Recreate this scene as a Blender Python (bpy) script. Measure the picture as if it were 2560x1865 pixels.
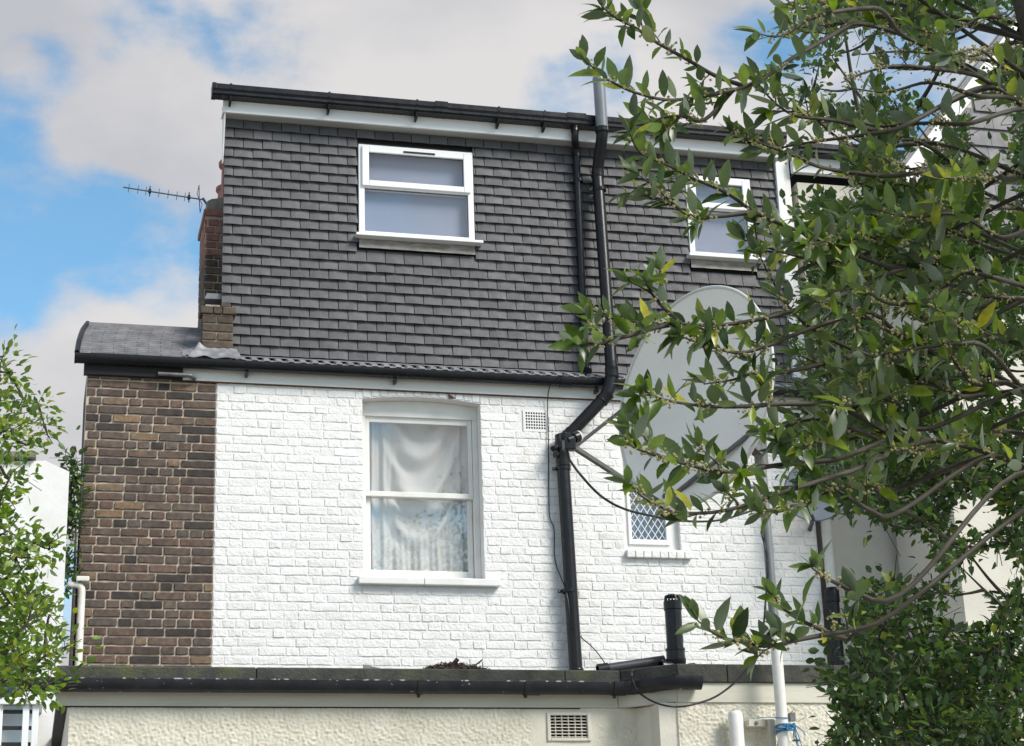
import bpy, bmesh, math, random
import numpy as np
from mathutils import Vector, Matrix, noise as mnoise

for o in list(bpy.data.objects): bpy.data.objects.remove(o, do_unlink=True)
S = bpy.context.scene
COL = S.collection
R = math.radians
rnd = random.Random(11)

# ------------------------------------------------------------------ camera
FPX, YAW, PITCH, ROLL = 4600.0, R(14.9), R(18.54), R(-2.0)
CAM = Vector((0, -14.5, 1.6))
_f = Vector((math.sin(YAW)*math.cos(PITCH), math.cos(YAW)*math.cos(PITCH), math.sin(PITCH)))
_r0 = Vector((math.cos(YAW), -math.sin(YAW), 0)); _u0 = _r0.cross(_f)
_r = _r0*math.cos(ROLL) + _u0*math.sin(ROLL)
_u = -_r0*math.sin(ROLL) + _u0*math.cos(ROLL)
cam = bpy.data.cameras.new('camera'); camo = bpy.data.objects.new('camera', cam); COL.objects.link(camo)
cam.sensor_width = 36; cam.lens = 36*FPX/2560; cam.clip_start = .05; cam.clip_end = 3000
m = Matrix.Identity(4)
for i in range(3): m[i][0] = _r[i]; m[i][1] = _u[i]; m[i][2] = -_f[i]; m[i][3] = CAM[i]
camo.matrix_world = m
S.camera = camo

def ray(px, py): return _r*((px-1280)/FPX) - _u*((py-932.5)/FPX) + _f
def at(px, py, Y):                      # pixel -> point on the plane y = Y
    d = ray(px, py); return CAM + d*((Y-CAM.y)/d.y)
def onz(px, py, z):                     # pixel -> point at height z
    d = ray(px, py); return CAM + d*((z-CAM.z)/d.z)
def proj(p):
    q = Vector(p)-CAM; w = q.dot(_f)
    return 1280+FPX*q.dot(_r)/w, 932.5-FPX*q.dot(_u)/w, w

# ------------------------------------------------------------------ world, sun, exposure
SUN_EL, SUN_AZ = R(42), R(136)          # azimuth clockwise from +Y (north)
SKY_STR, CLOUD = 0.12, (3.15, 3.07, 3.06)
sunv = Vector((math.sin(SUN_AZ)*math.cos(SUN_EL), math.cos(SUN_AZ)*math.cos(SUN_EL), math.sin(SUN_EL)))
W = bpy.data.worlds.new('World'); S.world = W; W.use_nodes = True
wn, wl = W.node_tree.nodes, W.node_tree.links
wn.clear()
def wnode(t, **k):
    n = wn.new(t)
    for a, b in k.items(): setattr(n, a, b)
    return n
sky = wnode('ShaderNodeTexSky', sky_type='NISHITA'); sky.sun_disc = False
sky.sun_elevation = SUN_EL; sky.sun_rotation = SUN_AZ; sky.air_density = 1.0; sky.dust_density = .6; sky.ozone_density = 1.6
tc = wnode('ShaderNodeTexCoord')
def wmath(op, a, b=None, c=None, clamp=False):
    n = wnode('ShaderNodeMath', operation=op); n.use_clamp = clamp
    for i, v in enumerate((a, b, c)):
        if v is None: continue
        if isinstance(v, (int, float)): n.inputs[i].default_value = v
        else: wl.new(v, n.inputs[i])
    return n.outputs[0]
mp = wnode('ShaderNodeMapping'); mp.inputs['Scale'].default_value = (1, 1, 1.7); mp.inputs['Location'].default_value = (.37, 1.2, .15)
wl.new(tc.outputs['Generated'], mp.inputs['Vector'])
n1 = wnode('ShaderNodeTexNoise'); n1.inputs['Scale'].default_value = 5.5; n1.inputs['Detail'].default_value = 9; n1.inputs['Roughness'].default_value = .52
n1.inputs['Distortion'].default_value = .25
n2 = wnode('ShaderNodeTexNoise'); n2.inputs['Scale'].default_value = 5.2; n2.inputs['Detail'].default_value = 8; n2.inputs['Roughness'].default_value = .5
for n in (n1, n2): wl.new(mp.outputs[0], n.inputs['Vector'])
def lobe(px, py, deg, amp):             # one soft mass of cloud (or a gap) at a direction of the sky
    d = ray(px, py).normalized()
    dp = wnode('ShaderNodeVectorMath', operation='DOT_PRODUCT'); wl.new(tc.outputs['Generated'], dp.inputs[0]); dp.inputs[1].default_value = d
    mr = wnode('ShaderNodeMapRange', interpolation_type='SMOOTHSTEP')
    wl.new(dp.outputs['Value'], mr.inputs[0]); mr.inputs[1].default_value = math.cos(R(deg)); mr.inputs[2].default_value = math.cos(R(deg*.15)); mr.inputs[4].default_value = amp
    return mr.outputs[0]
n3 = wnode('ShaderNodeTexNoise'); n3.inputs['Scale'].default_value = 13; n3.inputs['Detail'].default_value = 8; n3.inputs['Roughness'].default_value = .6
wl.new(mp.outputs[0], n3.inputs['Vector'])
acc = wmath('MULTIPLY_ADD', n1.outputs[0], 1.25, -.125)
acc = wmath('MULTIPLY_ADD', n3.outputs[0], .5, wmath('ADD', acc, -.23))
for L in ((700, 380, 8, .16), (1250, 120, 9, .12), (180, 380, 5.5, .22), (340, 800, 3.4, .26), (20, 960, 4.5, .2), (150, 1150, 4, .1), (1700, 80, 7, .14), (60, 20, 3, .13),
          (10, 210, 2.8, -.3), (330, 130, 3.2, -.27), (640, 60, 2.4, -.12), (120, 620, 4.2, -.32), (400, 560, 3.6, -.2), (1450, 270, 3, -.27), (1880, 170, 2.6, -.12)):
    acc = wmath('ADD', acc, lobe(*L))
mask = wnode('ShaderNodeMapRange', interpolation_type='SMOOTHSTEP'); wl.new(acc, mask.inputs[0])
mask.inputs[1].default_value = .37; mask.inputs[2].default_value = .62
shade = wnode('ShaderNodeMapRange'); wl.new(n2.outputs[0], shade.inputs[0]); shade.inputs[1].default_value = .36; shade.inputs[2].default_value = .62
cc = wnode('ShaderNodeMix', data_type='RGBA'); wl.new(shade.outputs[0], cc.inputs[0])
cc.inputs[6].default_value = tuple(c*k for c, k in zip(CLOUD, (.70, .735, .80))) + (1,); cc.inputs[7].default_value = CLOUD + (1,)
tint = wnode('ShaderNodeMix', data_type='RGBA'); tint.blend_type = 'MULTIPLY'; tint.inputs[0].default_value = 1; wl.new(sky.outputs[0], tint.inputs[6]); tint.inputs[7].default_value = (.67, .905, .89, 1)
mx = wnode('ShaderNodeMix', data_type='RGBA'); wl.new(mask.outputs[0], mx.inputs[0]); wl.new(tint.outputs[2], mx.inputs[6]); wl.new(cc.outputs[2], mx.inputs[7])
bg = wnode('ShaderNodeBackground'); bg.inputs[1].default_value = SKY_STR; wl.new(mx.outputs[2], bg.inputs[0])
wo = wnode('ShaderNodeOutputWorld'); wl.new(bg.outputs[0], wo.inputs[0])

sl = bpy.data.lights.new('sun', 'SUN'); sl.energy = 2.1; sl.angle = R(22); sl.color = (1, .94, .86)
so = bpy.data.objects.new('sun', sl); COL.objects.link(so); so.rotation_euler = (-sunv).to_track_quat('-Z', 'Y').to_euler(); so.location = (5, -20, 20)

S.view_settings.view_transform = 'Standard'; S.view_settings.look = 'None'; S.view_settings.gamma = 1
S.view_settings.use_curve_mapping = False; S.view_settings.exposure = 1.0
S.render.engine = 'CYCLES'

# ------------------------------------------------------------------ materials
MATS = {}
def M(name, c1, c2=None, scale=6, lo=.35, hi=.65, rough=.6, bump=0, bscale=60, bdet=4, rand=0, metal=0, spec=.5, c3=None, s3=2, lo3=.55, hi3=.7, bdist=.004, stretch=None, rr=0):
    mt = bpy.data.materials.new(name); mt.use_nodes = True
    nt = mt.node_tree; N, L = nt.nodes, nt.links
    b = N['Principled BSDF']; b.inputs['Roughness'].default_value = rough; b.inputs['Metallic'].default_value = metal
    b.inputs['Specular IOR Level'].default_value = spec
    g = N.new('ShaderNodeNewGeometry'); pos = g.outputs['Position']
    if stretch:
        mpn = N.new('ShaderNodeMapping'); mpn.inputs['Scale'].default_value = stretch; L.new(pos, mpn.inputs[0]); pos = mpn.outputs[0]
    def noise(s, d, r=.55):
        n = N.new('ShaderNodeTexNoise'); n.inputs['Scale'].default_value = s; n.inputs['Detail'].default_value = d; n.inputs['Roughness'].default_value = r
        L.new(pos, n.inputs['Vector']); return n.outputs[0]
    def mrange(v, a, bb, c=0, d=1):
        n = N.new('ShaderNodeMapRange'); L.new(v, n.inputs[0])
        for i, x in enumerate((a, bb, c, d)): n.inputs[i+1].default_value = x
        return n.outputs[0]
    def mix(fac, a, bcol, bt='MIX'):
        n = N.new('ShaderNodeMix'); n.data_type = 'RGBA'; n.blend_type = bt
        if isinstance(fac, float): n.inputs[0].default_value = fac
        else: L.new(fac, n.inputs[0])
        for i, v in ((6, a), (7, bcol)):
            if isinstance(v, tuple): n.inputs[i].default_value = v + (1,)
            else: L.new(v, n.inputs[i])
        return n.outputs[2]
    col = c1
    if c2: col = mix(mrange(noise(scale, 6), lo, hi), c1, c2)
    if c3: col = mix(mrange(noise(s3, 7, .62), lo3, hi3), col, c3)
    if rand:
        oi = N.new('ShaderNodeObjectInfo'); ad = N.new('ShaderNodeMath'); ad.operation = 'ADD'
        L.new(oi.outputs['Random'], ad.inputs[0]); L.new(g.outputs['Random Per Island'], ad.inputs[1])
        fr = N.new('ShaderNodeMath'); fr.operation = 'FRACT'; L.new(ad.outputs[0], fr.inputs[0])
        if isinstance(rand, list):
            rp = N.new('ShaderNodeValToRGB'); e = rp.color_ramp.elements; e[0].color = rand[0][1]+(1,); e[0].position = rand[0][0]
            e[1].color = rand[-1][1]+(1,); e[1].position = rand[-1][0]
            for p, c in rand[1:-1]:
                x = e.new(p); x.color = c+(1,)
            L.new(fr.outputs[0], rp.inputs[0]); col = mix(1.0, rp.outputs[0], col, 'MULTIPLY') if c2 or c3 else rp.outputs[0]
        else:
            v = mrange(fr.outputs[0], 0, 1, 1-rand, 1+rand)
            vm = N.new('ShaderNodeVectorMath'); vm.operation = 'SCALE'; L.new(v, vm.inputs['Scale'])
            if isinstance(col, tuple): vm.inputs[0].default_value = col
            else: L.new(col, vm.inputs[0])
            col = vm.outputs[0]
    if isinstance(col, tuple): b.inputs['Base Color'].default_value = col + (1,)
    else: L.new(col, b.inputs['Base Color'])
    if rr: L.new(mrange(noise(scale*1.7, 5), .3, .7, rough-rr, rough+rr), b.inputs['Roughness'])
    if bump:
        bn = N.new('ShaderNodeBump'); bn.inputs['Strength'].default_value = bump; bn.inputs['Distance'].default_value = bdist
        L.new(noise(bscale, bdet, .6), bn.inputs['Height']); L.new(bn.outputs[0], b.inputs['Normal'])
    MATS[name] = mt; return mt
W1 = (1., 1., 1.)
M('white_brick', (.83, .825, .82), (.77, .76, .74), 9, rough=.62, bump=1, bscale=38, bdet=7, bdist=.009, rand=.04, c3=(.50, .45, .36), s3=4.2, lo3=.57, hi3=.92)
M('white_mortar', (.80, .795, .79), (.74, .73, .71), 14, rough=.7, bump=1, bscale=60, bdet=6, bdist=.006)
M('white_render', (.80, .80, .80), (.74, .73, .70), 5, rough=.6, bump=.4, bscale=40)
M('brown_brick', (1.15, 1.1, 1.05), (.55, .53, .52), 22, .3, .7, rough=.88, bump=1, bscale=90, bdet=7,
  rand=[(0, (.05, .043, .042)), (.12, (.06, .05, .048)), (.2, (.15, .098, .076)), (.42, (.10, .078, .072)), (.6, (.185, .125, .095)), (.78, (.115, .095, .088)), (.9, (.15, .12, .10)), (.95, (.25, .17, .105)), (.98, (.26, .19, .115)), (1, (.17, .125, .1))], c3=(.45, .42, .42), s3=5, lo3=.5, hi3=.75)
M('chimney_brick', (1.1, 1.1, 1.1), (.6, .58, .56), 22, rough=.88, bump=1, bscale=80, bdet=6, rand=[(0, (.075, .06, .046)), (.5, (.105, .08, .06)), (1, (.15, .11, .08))])
M('red_brick', (1.1, 1.1, 1.1), (.7, .68, .66), 20, rough=.88, bump=1, bscale=80, bdet=6, rand=[(0, (.24, .115, .095)), (.5, (.29, .15, .125)), (1, (.2, .11, .095))])
M('mortar', (.56, .47, .37), (.46, .39, .31), 18, rough=.92, bump=.9, bscale=120, bdet=5)
M('tile', (.076, .0755, .083), (.094, .093, .101), 7, rough=.62, bump=.5, bscale=150, bdet=4, rand=.2, c3=(.15, .145, .145), s3=16, lo3=.62, hi3=.85, rr=.1)
M('eaves_tile', (.30, .30, .315), (.2, .2, .21), 14, rough=.75, bump=.6, bscale=120, rand=.1)
M('roof_slate', (.2, .195, .205), (.12, .118, .128), 9, rough=.6, bump=.5, bscale=70, rand=.12)
M('underlay', (.012, .012, .013), rough=.9)
M('black_plastic', (.009, .0095, .012), (.013, .0135, .017), 8, rough=.3, rr=.07, bump=.08, bscale=40, spec=.35)
M('grey_plastic', (.05, .052, .058), rough=.35)
M('old_black', (.012, .0125, .018), (.022, .023, .028), 10, rough=.45, rr=.1, bump=.3, bscale=50, spec=.35, c3=(.33, .35, .36), s3=24, lo3=.66, hi3=.7)
M('upvc', (.83, .835, .84), rough=.27)
M('fascia_white', (.78, .775, .75), (.70, .69, .65), 4, rough=.45, stretch=(.4, 1, 3), c3=(.55, .5, .42), s3=6, lo3=.72, hi3=.95, bump=.15, bscale=30)
M('sash_paint', (.80, .785, .76), (.73, .715, .68), 7, rough=.42, bump=.15, bscale=30, c3=(.5, .45, .38), s3=24, lo3=.74, hi3=.88)
M('soffit', (.42, .43, .40), rough=.6)
M('lead', (.22, .225, .24), (.16, .165, .18), 7, rough=.5, metal=.15, bump=.4, bscale=14, c3=(.30, .30, .31), s3=9, lo3=.55, hi3=.75)
M('lead_stained', (.34, .325, .31), (.2, .17, .145), 9, rough=.55, bump=.5, bscale=16, c3=(.42, .36, .26), s3=7, lo3=.56, hi3=.74, stretch=(1, 1, 2.5))
M('terracotta', (.36, .155, .12), (.28, .13, .11), 8, rough=.8, bump=.3)
M('cement', (.26, .235, .19), (.15, .14, .115), 12, rough=.92, bump=1, bscale=60, bdet=6)
M('coping', (.075, .075, .064), (.042, .042, .038), 9, rough=.92, bump=1, bscale=55, bdet=7, c3=(.095, .105, .045), s3=2.6, lo3=.52, hi3=.68, bdist=.008)
M('roughcast', (.70, .67, .57), (.62, .585, .48), 6, rough=.85, bump=.6, bscale=130, bdet=3, c3=(.42, .38, .29), s3=2.2, lo3=.64, hi3=.9)
M('cream_board', (.62, .60, .51), (.54, .515, .43), 5, rough=.6, bump=.3, bscale=40, stretch=(.4, 1, 2), c3=(.3, .27, .2), s3=9, lo3=.68, hi3=.88)
M('cream_wall', (.68, .65, .57), (.60, .57, .5), 2.5, rough=.85, bump=.5, bscale=60)
M('galvanised', (.24, .25, .26), (.16, .17, .175), 9, rough=.45, metal=.4, stretch=(1, 1, .3))
M('dish', (.86, .83, .77), (.80, .77, .71), 3, rough=.45, c3=(.12, .11, .10), s3=42, lo3=.675, hi3=.70)
M('dish_rim', (.6, .595, .57), rough=.4)
M('dish_grey', (.33, .36, .41), (.27, .30, .34), 4, rough=.45)
M('strut', (.17, .17, .17), (.11, .11, .11), 14, rough=.5, metal=.3)
M('dark_strut', (.035, .03, .035), rough=.45)
M('white_pipe', (.76, .75, .72), (.67, .66, .62), 9, rough=.5, bump=.2, c3=(.10, .10, .12), s3=13, lo3=.72, hi3=.74)
M('rope', (.02, .15, .33), (.03, .22, .42), 90, rough=.8, bump=.8, bscale=300)
M('flaked', (.02, .021, .026), (.42, .44, .44), 17, lo=.54, hi=.62, rough=.6, bump=.4)
M('flaking_white', (.82, .815, .80), (.74, .73, .70), 7, rough=.6)
M('sheen_pipe', (.20, .215, .24), (.16, .17, .19), 7, rough=.3)  # reflection on the black vent top, put into the colour as lighter grey
M('cable', (.008, .008, .009), rough=.45)
M('rust', (.09, .04, .03), rough=.9)
M('cloth', (.74, .735, .71), (.68, .68, .67), 3, rough=.9)
M('blind', (.30, .335, .43), (.35, .385, .48), 1.2, rough=.8)
M('room', (.45, .45, .46), rough=.9)
M('dark', (.015, .015, .017), rough=.8)
M('litter', (.075, .042, .032), (.035, .022, .018), 30, rough=.9, bump=1, bscale=80, rand=.3)
M('bark', (.075, .062, .048), (.04, .033, .027), 30, rough=.85, bump=.8, bscale=60)
M('twig', (.034, .027, .021), (.048, .042, .025), 20, rough=.7)
M('blossom', (.50, .45, .22), (.40, .36, .16), 50, rough=.7)
M('garden_ground', (.34, .315, .28), (.27, .25, .22), 3, rough=.9, bump=1, bscale=60)
M('timber', (.6, .58, .5), (.45, .42, .35), 9, rough=.7, bump=.4, stretch=(1, 1, .2))
M('felt', (.06, .06, .058), rough=.95, bump=.5)
M('aerial', (.12, .12, .125), rough=.4, metal=.5)
M('blue_plastic', (.02, .04, .13), rough=.4)

def leaf_mat(name, cols, under, rough, trans=.25):
    mt = bpy.data.materials.new(name); mt.use_nodes = True; N, L = mt.node_tree.nodes, mt.node_tree.links
    b = N['Principled BSDF']; b.inputs['Roughness'].default_value = rough
    g = N.new('ShaderNodeNewGeometry'); oi = N.new('ShaderNodeObjectInfo')
    ad = N.new('ShaderNodeMath'); L.new(oi.outputs['Random'], ad.inputs[0]); L.new(g.outputs['Random Per Island'], ad.inputs[1])
    fr = N.new('ShaderNodeMath'); fr.operation = 'FRACT'; L.new(ad.outputs[0], fr.inputs[0])
    rp = N.new('ShaderNodeValToRGB'); e = rp.color_ramp.elements
    e[0].position, e[0].color = cols[0][0], cols[0][1]+(1,); e[1].position, e[1].color = cols[-1][0], cols[-1][1]+(1,)
    for p, c in cols[1:-1]: x = e.new(p); x.color = c+(1,)
    L.new(fr.outputs[0], rp.inputs[0])
    nz = N.new('ShaderNodeTexNoise'); nz.inputs['Scale'].default_value = 45; L.new(g.outputs['Position'], nz.inputs['Vector'])
    vr = N.new('ShaderNodeMapRange'); L.new(nz.outputs[0], vr.inputs[0]); vr.inputs[1].default_value = .3; vr.inputs[2].default_value = .7; vr.inputs[3].default_value = .78; vr.inputs[4].default_value = 1.22
    sc = N.new('ShaderNodeVectorMath'); sc.operation = 'SCALE'; L.new(rp.outputs[0], sc.inputs[0]); L.new(vr.outputs[0], sc.inputs['Scale'])
    mxn = N.new('ShaderNodeMix'); mxn.data_type = 'RGBA'; L.new(g.outputs['Backfacing'], mxn.inputs[0]); L.new(sc.outputs[0], mxn.inputs[6]); mxn.inputs[7].default_value = under+(1,)
    L.new(mxn.outputs[2], b.inputs['Base Color'])
    tr = N.new('ShaderNodeBsdfTranslucent'); t2 = N.new('ShaderNodeVectorMath'); t2.operation = 'MULTIPLY'; L.new(sc.outputs[0], t2.inputs[0]); t2.inputs[1].default_value = (2.2, 2.4, .9)
    L.new(t2.outputs[0], tr.inputs[0])
    ms = N.new('ShaderNodeMixShader'); ms.inputs[0].default_value = trans; L.new(b.outputs[0], ms.inputs[1]); L.new(tr.outputs[0], ms.inputs[2])
    L.new(ms.outputs[0], N['Material Output'].inputs[0]); MATS[name] = mt
leaf_mat('bay_leaf', [(0, (.018, .036, .010)), (.35, (.042, .078, .013)), (.65, (.085, .14, .017)), (.93, (.15, .205, .024)), (1, (.36, .33, .03))], (.15, .185, .13), .32, .28)
leaf_mat('small_leaf', [(0, (.016, .042, .012)), (.5, (.036, .082, .017)), (.85, (.07, .125, .02)), (1, (.16, .18, .028))], (.065, .10, .05), .4, .26)
leaf_mat('bright_leaf', [(0, (.045, .10, .016)), (.5, (.12, .20, .02)), (.9, (.22, .29, .03)), (1, (.30, .28, .04))], (.09, .14, .06), .45, .35)
leaf_mat('far_leaf', [(0, (.03, .045, .018)), (1, (.07, .085, .03))], (.08, .1, .05), .5, .2)

def glass(name, refl, tint=(1, 1, 1)):
    mt = bpy.data.materials.new(name); mt.use_nodes = True; N, L = mt.node_tree.nodes, mt.node_tree.links
    N.remove(N['Principled BSDF'])
    t = N.new('ShaderNodeBsdfTransparent'); t.inputs[0].default_value = tint+(1,)
    g = N.new('ShaderNodeBsdfGlossy'); g.inputs['Roughness'].default_value = .01
    lw0 = N.new('ShaderNodeLayerWeight'); lw0.inputs[0].default_value = .5; lw = N.new('ShaderNodeMath'); lw.operation = 'POWER'; L.new(lw0.outputs['Facing'], lw.inputs[0]); lw.inputs[1].default_value = 4
    ad = N.new('ShaderNodeMath'); ad.operation = 'MULTIPLY_ADD'; L.new(lw.outputs[0], ad.inputs[0]); ad.inputs[1].default_value = 1.0; ad.inputs[2].default_value = refl
    tcn = N.new('ShaderNodeNewGeometry'); nz = N.new('ShaderNodeTexNoise'); nz.inputs['Scale'].default_value = 2.2; L.new(tcn.outputs['Position'], nz.inputs['Vector'])
    bn = N.new('ShaderNodeBump'); bn.inputs['Strength'].default_value = .02; bn.inputs['Distance'].default_value = .004; L.new(nz.outputs[0], bn.inputs['Height']); L.new(bn.outputs[0], g.inputs['Normal'])
    ms = N.new('ShaderNodeMixShader'); L.new(ad.outputs[0], ms.inputs[0]); L.new(t.outputs[0], ms.inputs[1]); L.new(g.outputs[0], ms.inputs[2])
    L.new(ms.outputs[0], N['Material Output'].inputs[0]); MATS[name] = mt
glass('pane_glass', .08, (.96, .97, .98)); glass('sash_glass', .13, (.985, .99, .99)); glass('obscure_glass', .09, (.86, .91, .92))
GREV = None

# ------------------------------------------------------------------ mesh helpers
class MB:
    def __init__(s): s.v = []; s.f = []
    def add(s, vs, fs):
        b = len(s.v); s.v += [tuple(v) for v in vs]; s.f += [tuple(i+b for i in f) for f in fs]; return s
    def box(s, x0, x1, y0, y1, z0, z1):
        return s.add([(x0,y0,z0),(x1,y0,z0),(x1,y1,z0),(x0,y1,z0),(x0,y0,z1),(x1,y0,z1),(x1,y1,z1),(x0,y1,z1)],
              [(0,3,2,1),(4,5,6,7),(0,1,5,4),(1,2,6,5),(2,3,7,6),(3,0,4,7)])
    def prism(s, poly, x0, x1, ax='x'):  # closed outline (a,b) swept along an axis
        n = len(poly)
        if ax == 'x': A = [(x0,a,b) for a,b in poly]; B = [(x1,a,b) for a,b in poly]
        elif ax == 'y': A = [(a,x0,b) for a,b in poly]; B = [(a,x1,b) for a,b in poly]
        else: A = [(a,b,x0) for a,b in poly]; B = [(a,b,x1) for a,b in poly]
        return s.add(A+B, [tuple(range(n-1,-1,-1)), tuple(range(n,2*n))] + [(i,(i+1)%n,n+(i+1)%n,n+i) for i in range(n)])
    def bar(s, p, q, w, h, up=(0,0,1)):
        p, q = Vector(p), Vector(q); d = (q-p).normalized(); u = Vector(up); sd = d.cross(u)
        if sd.length < 1e-4: sd = d.cross(Vector((0,1,0)))
        sd.normalize(); u = sd.cross(d); vs = []
        for c in (p, q):
            for a, b in ((-1,-1),(1,-1),(1,1),(-1,1)): vs.append(c + sd*(a*w/2) + u*(b*h/2))
        return s.add(vs, [(3,2,1,0),(4,5,6,7),(0,1,5,4),(1,2,6,5),(2,3,7,6),(3,0,4,7)])
    def tube(s, pts, r, n=10, cap=True):
        pts = [Vector(p) for p in pts]; rs = r if isinstance(r, (list, tuple)) else [r]*len(pts)
        t0 = (pts[1]-pts[0]).normalized(); a = t0.orthogonal().normalized(); base = len(s.v); vs = []
        for i, p in enumerate(pts):
            t = (pts[min(i+1, len(pts)-1)] - pts[max(i-1, 0)]).normalized()
            a = (a - t*a.dot(t)).normalized(); b = t.cross(a)
            for k in range(n):
                th = 2*math.pi*k/n; vs.append(p + (a*math.cos(th) + b*math.sin(th))*rs[i])
        fs = []
        for i in range(len(pts)-1):
            for k in range(n):
                k2 = (k+1) % n; fs.append((i*n+k, i*n+k2, (i+1)*n+k2, (i+1)*n+k))
        if cap: fs += [tuple(range(n-1,-1,-1)), tuple((len(pts)-1)*n+k for k in range(n))]
        return s.add(vs, fs)
    def lathe(s, c, prof, n=20, axis=(0,0,1)):   # prof: (radius, height) along axis from c
        ax = Vector(axis).normalized(); a = ax.orthogonal().normalized(); b = ax.cross(a); c = Vector(c); vs = []
        for r, h in prof:
            for k in range(n):
                th = 2*math.pi*k/n; vs.append(c + ax*h + (a*math.cos(th)+b*math.sin(th))*r)
        fs = []
        for i in range(len(prof)-1):
            for k in range(n): k2 = (k+1) % n; fs.append((i*n+k, i*n+k2, (i+1)*n+k2, (i+1)*n+k))
        return s.add(vs, fs)
    def mesh(s, name='mesh'):
        me = bpy.data.meshes.new(name); me.from_pydata(s.v, [], s.f); me.update(); return me
def setp(o, label=None, cat=None, group=None, kind=None):
    for k, v in (('label', label), ('category', cat), ('group', group), ('kind', kind)):
        if v: o[k] = v
    return o
def link(name, me, mat, parent=None, smooth=None, bevel=0, loc=None):
    o = bpy.data.objects.new(name, me); COL.objects.link(o)
    if mat and not me.materials: me.materials.append(MATS[mat])
    if parent is not None:
        o.parent = parent
        if 'base' in parent: o.matrix_parent_inverse = Matrix.Translation(-Vector(parent['base_loc']))
    if loc is not None: o.location = loc
    if smooth is not None:
        me.polygons.foreach_set('use_smooth', [True]*len(me.polygons))
        if smooth < 180:
            me.update()
            try: me.set_sharp_from_angle(angle=R(smooth))
            except Exception: pass
    if bevel:
        b = o.modifiers.new('bevel', 'BEVEL'); b.width = bevel; b.segments = 2; b.limit_method = 'ANGLE'; b.angle_limit = R(40)
    return o
ROOTS = {}
def thing(name, loc, label, cat, group=None):
    o = bpy.data.objects.new(name, None); COL.objects.link(o); o.location = loc; o.empty_display_size = .1
    ROOTS[o] = Vector(loc); setp(o, label, cat, group); return o
_link = link
def link(name, me, mat, parent=None, **k):
    o = _link(name, me, mat, None, **k)
    if parent is not None:
        o.parent = parent
        if parent in ROOTS: o.matrix_parent_inverse = Matrix.Translation(-ROOTS[parent])
    return o
def part(name, mb, mat, parent, **k): return link(name, mb.mesh(name), mat, parent, **k)
def bend(pts, rad, n=6):                # polyline with rounded corners
    pts = [Vector(p) for p in pts]; out = [pts[0]]
    for i in range(1, len(pts)-1):
        a, b, c = pts[i-1], pts[i], pts[i+1]; r = min(rad, (a-b).length*.45, (c-b).length*.45)
        p, q = b+(a-b).normalized()*r, b+(c-b).normalized()*r
        for k in range(n+1):
            t = k/n; out.append(p*(1-t)**2 + b*2*t*(1-t) + q*t*t)
    out.append(pts[-1]); return out
def smooth_path(pts, n=8):
    pts = [Vector(p) for p in pts]; out = []
    for i in range(len(pts)-1):
        p0, p1, p2, p3 = pts[max(i-1,0)], pts[i], pts[i+1], pts[min(i+2,len(pts)-1)]
        for k in range(n):
            t = k/n; out.append(.5*((2*p1)+(p2-p0)*t+(2*p0-5*p1+4*p2-p3)*t*t+(3*p1-p0-3*p2+p3)*t**3))
    out.append(pts[-1]); return out

# ---- bricks: a low relief stone, the border sunk into the mortar bed
def brick_mesh(L, H, rough, dep, seed):
    r = random.Random(seed); e = .0035
    mid = [.25, .5, .74] if L > .15 else [.35, .66]
    us = [0, e/L, .022/L] + mid + [1-.022/L, 1-e/L, 1]; ws = [0, e/H, .5, 1-e/H, 1]
    if L < .06: us = [0, e/L, .5, 1-e/L, 1]
    vs, fs = [], []; tilt = r.uniform(-1, 1)*.0022; lean = r.uniform(-1, 1)*.0018; prou = r.uniform(-.0015, .0022)
    bow = r.uniform(-1, 1)*.0016; chip = r.choice((0, 0, 0, 1)); cu = r.random()
    for j, w in enumerate(ws):
        for i, u in enumerate(us):
            ed = i in (0, len(us)-1) or j in (0, len(ws)-1)
            near = i in (1, len(us)-2) or j in (1, len(ws)-2)
            x = (u-.5)*L + r.uniform(-1, 1)*rough*(.5 if i in (0, 1, len(us)-2, len(us)-1) else 2); z = (w-.5)*H + r.uniform(-1, 1)*rough*.55 + bow*math.sin(math.pi*u)
            if chip and near and abs(u-cu) < .12: z -= (w-.5)*.010
            y = .010 if ed else -dep + r.uniform(-1, 1)*rough*.42 + (u-.5)*tilt + (w-.5)*lean - prou + (rough*.25 if near else 0)
            vs.append((x, y, z))
    n = len(us)
    for j in range(len(ws)-1):
        for i in range(n-1): fs.append((j*n+i, j*n+i+1, (j+1)*n+i+1, (j+1)*n+i))
    return vs, fs
def courses(x0, x1, z0, z1, pitch, openings, seed, ls=.226, lh=.108, joint=.0095, mix=.28):
    r = random.Random(seed); out = []; z = z0; row = 0
    while z + pitch*.6 < z1:
        zt = min(z+pitch-joint, z1); x = x0 - (.0 if row % 2 else .085) - r.uniform(0, .03); k = row % 2
        while x < x1:
            L = (ls if k % 2 == 0 else lh)
            if r.random() < mix: L = ls if L == lh else lh
            L *= r.uniform(.94, 1.06)
            if x1-(x+L) < .06: L = x1-x+joint
            segs = [(max(x, x0), min(x+L-joint, x1))]
            for (a, b, c, d) in openings:
                if zt > c+.01 and z < d-.01:
                    ns = []
                    for p, q in segs:
                        if q <= a or p >= b: ns.append((p, q))
                        else:
                            if p < a: ns.append((p, a))
                            if q > b: ns.append((b, q))
                    segs = ns
            for p, q in segs:
                if q-p > .035: out.append((p, q, z, zt))
            x += L; k += 1
        z += pitch; row += 1
    return out
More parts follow.
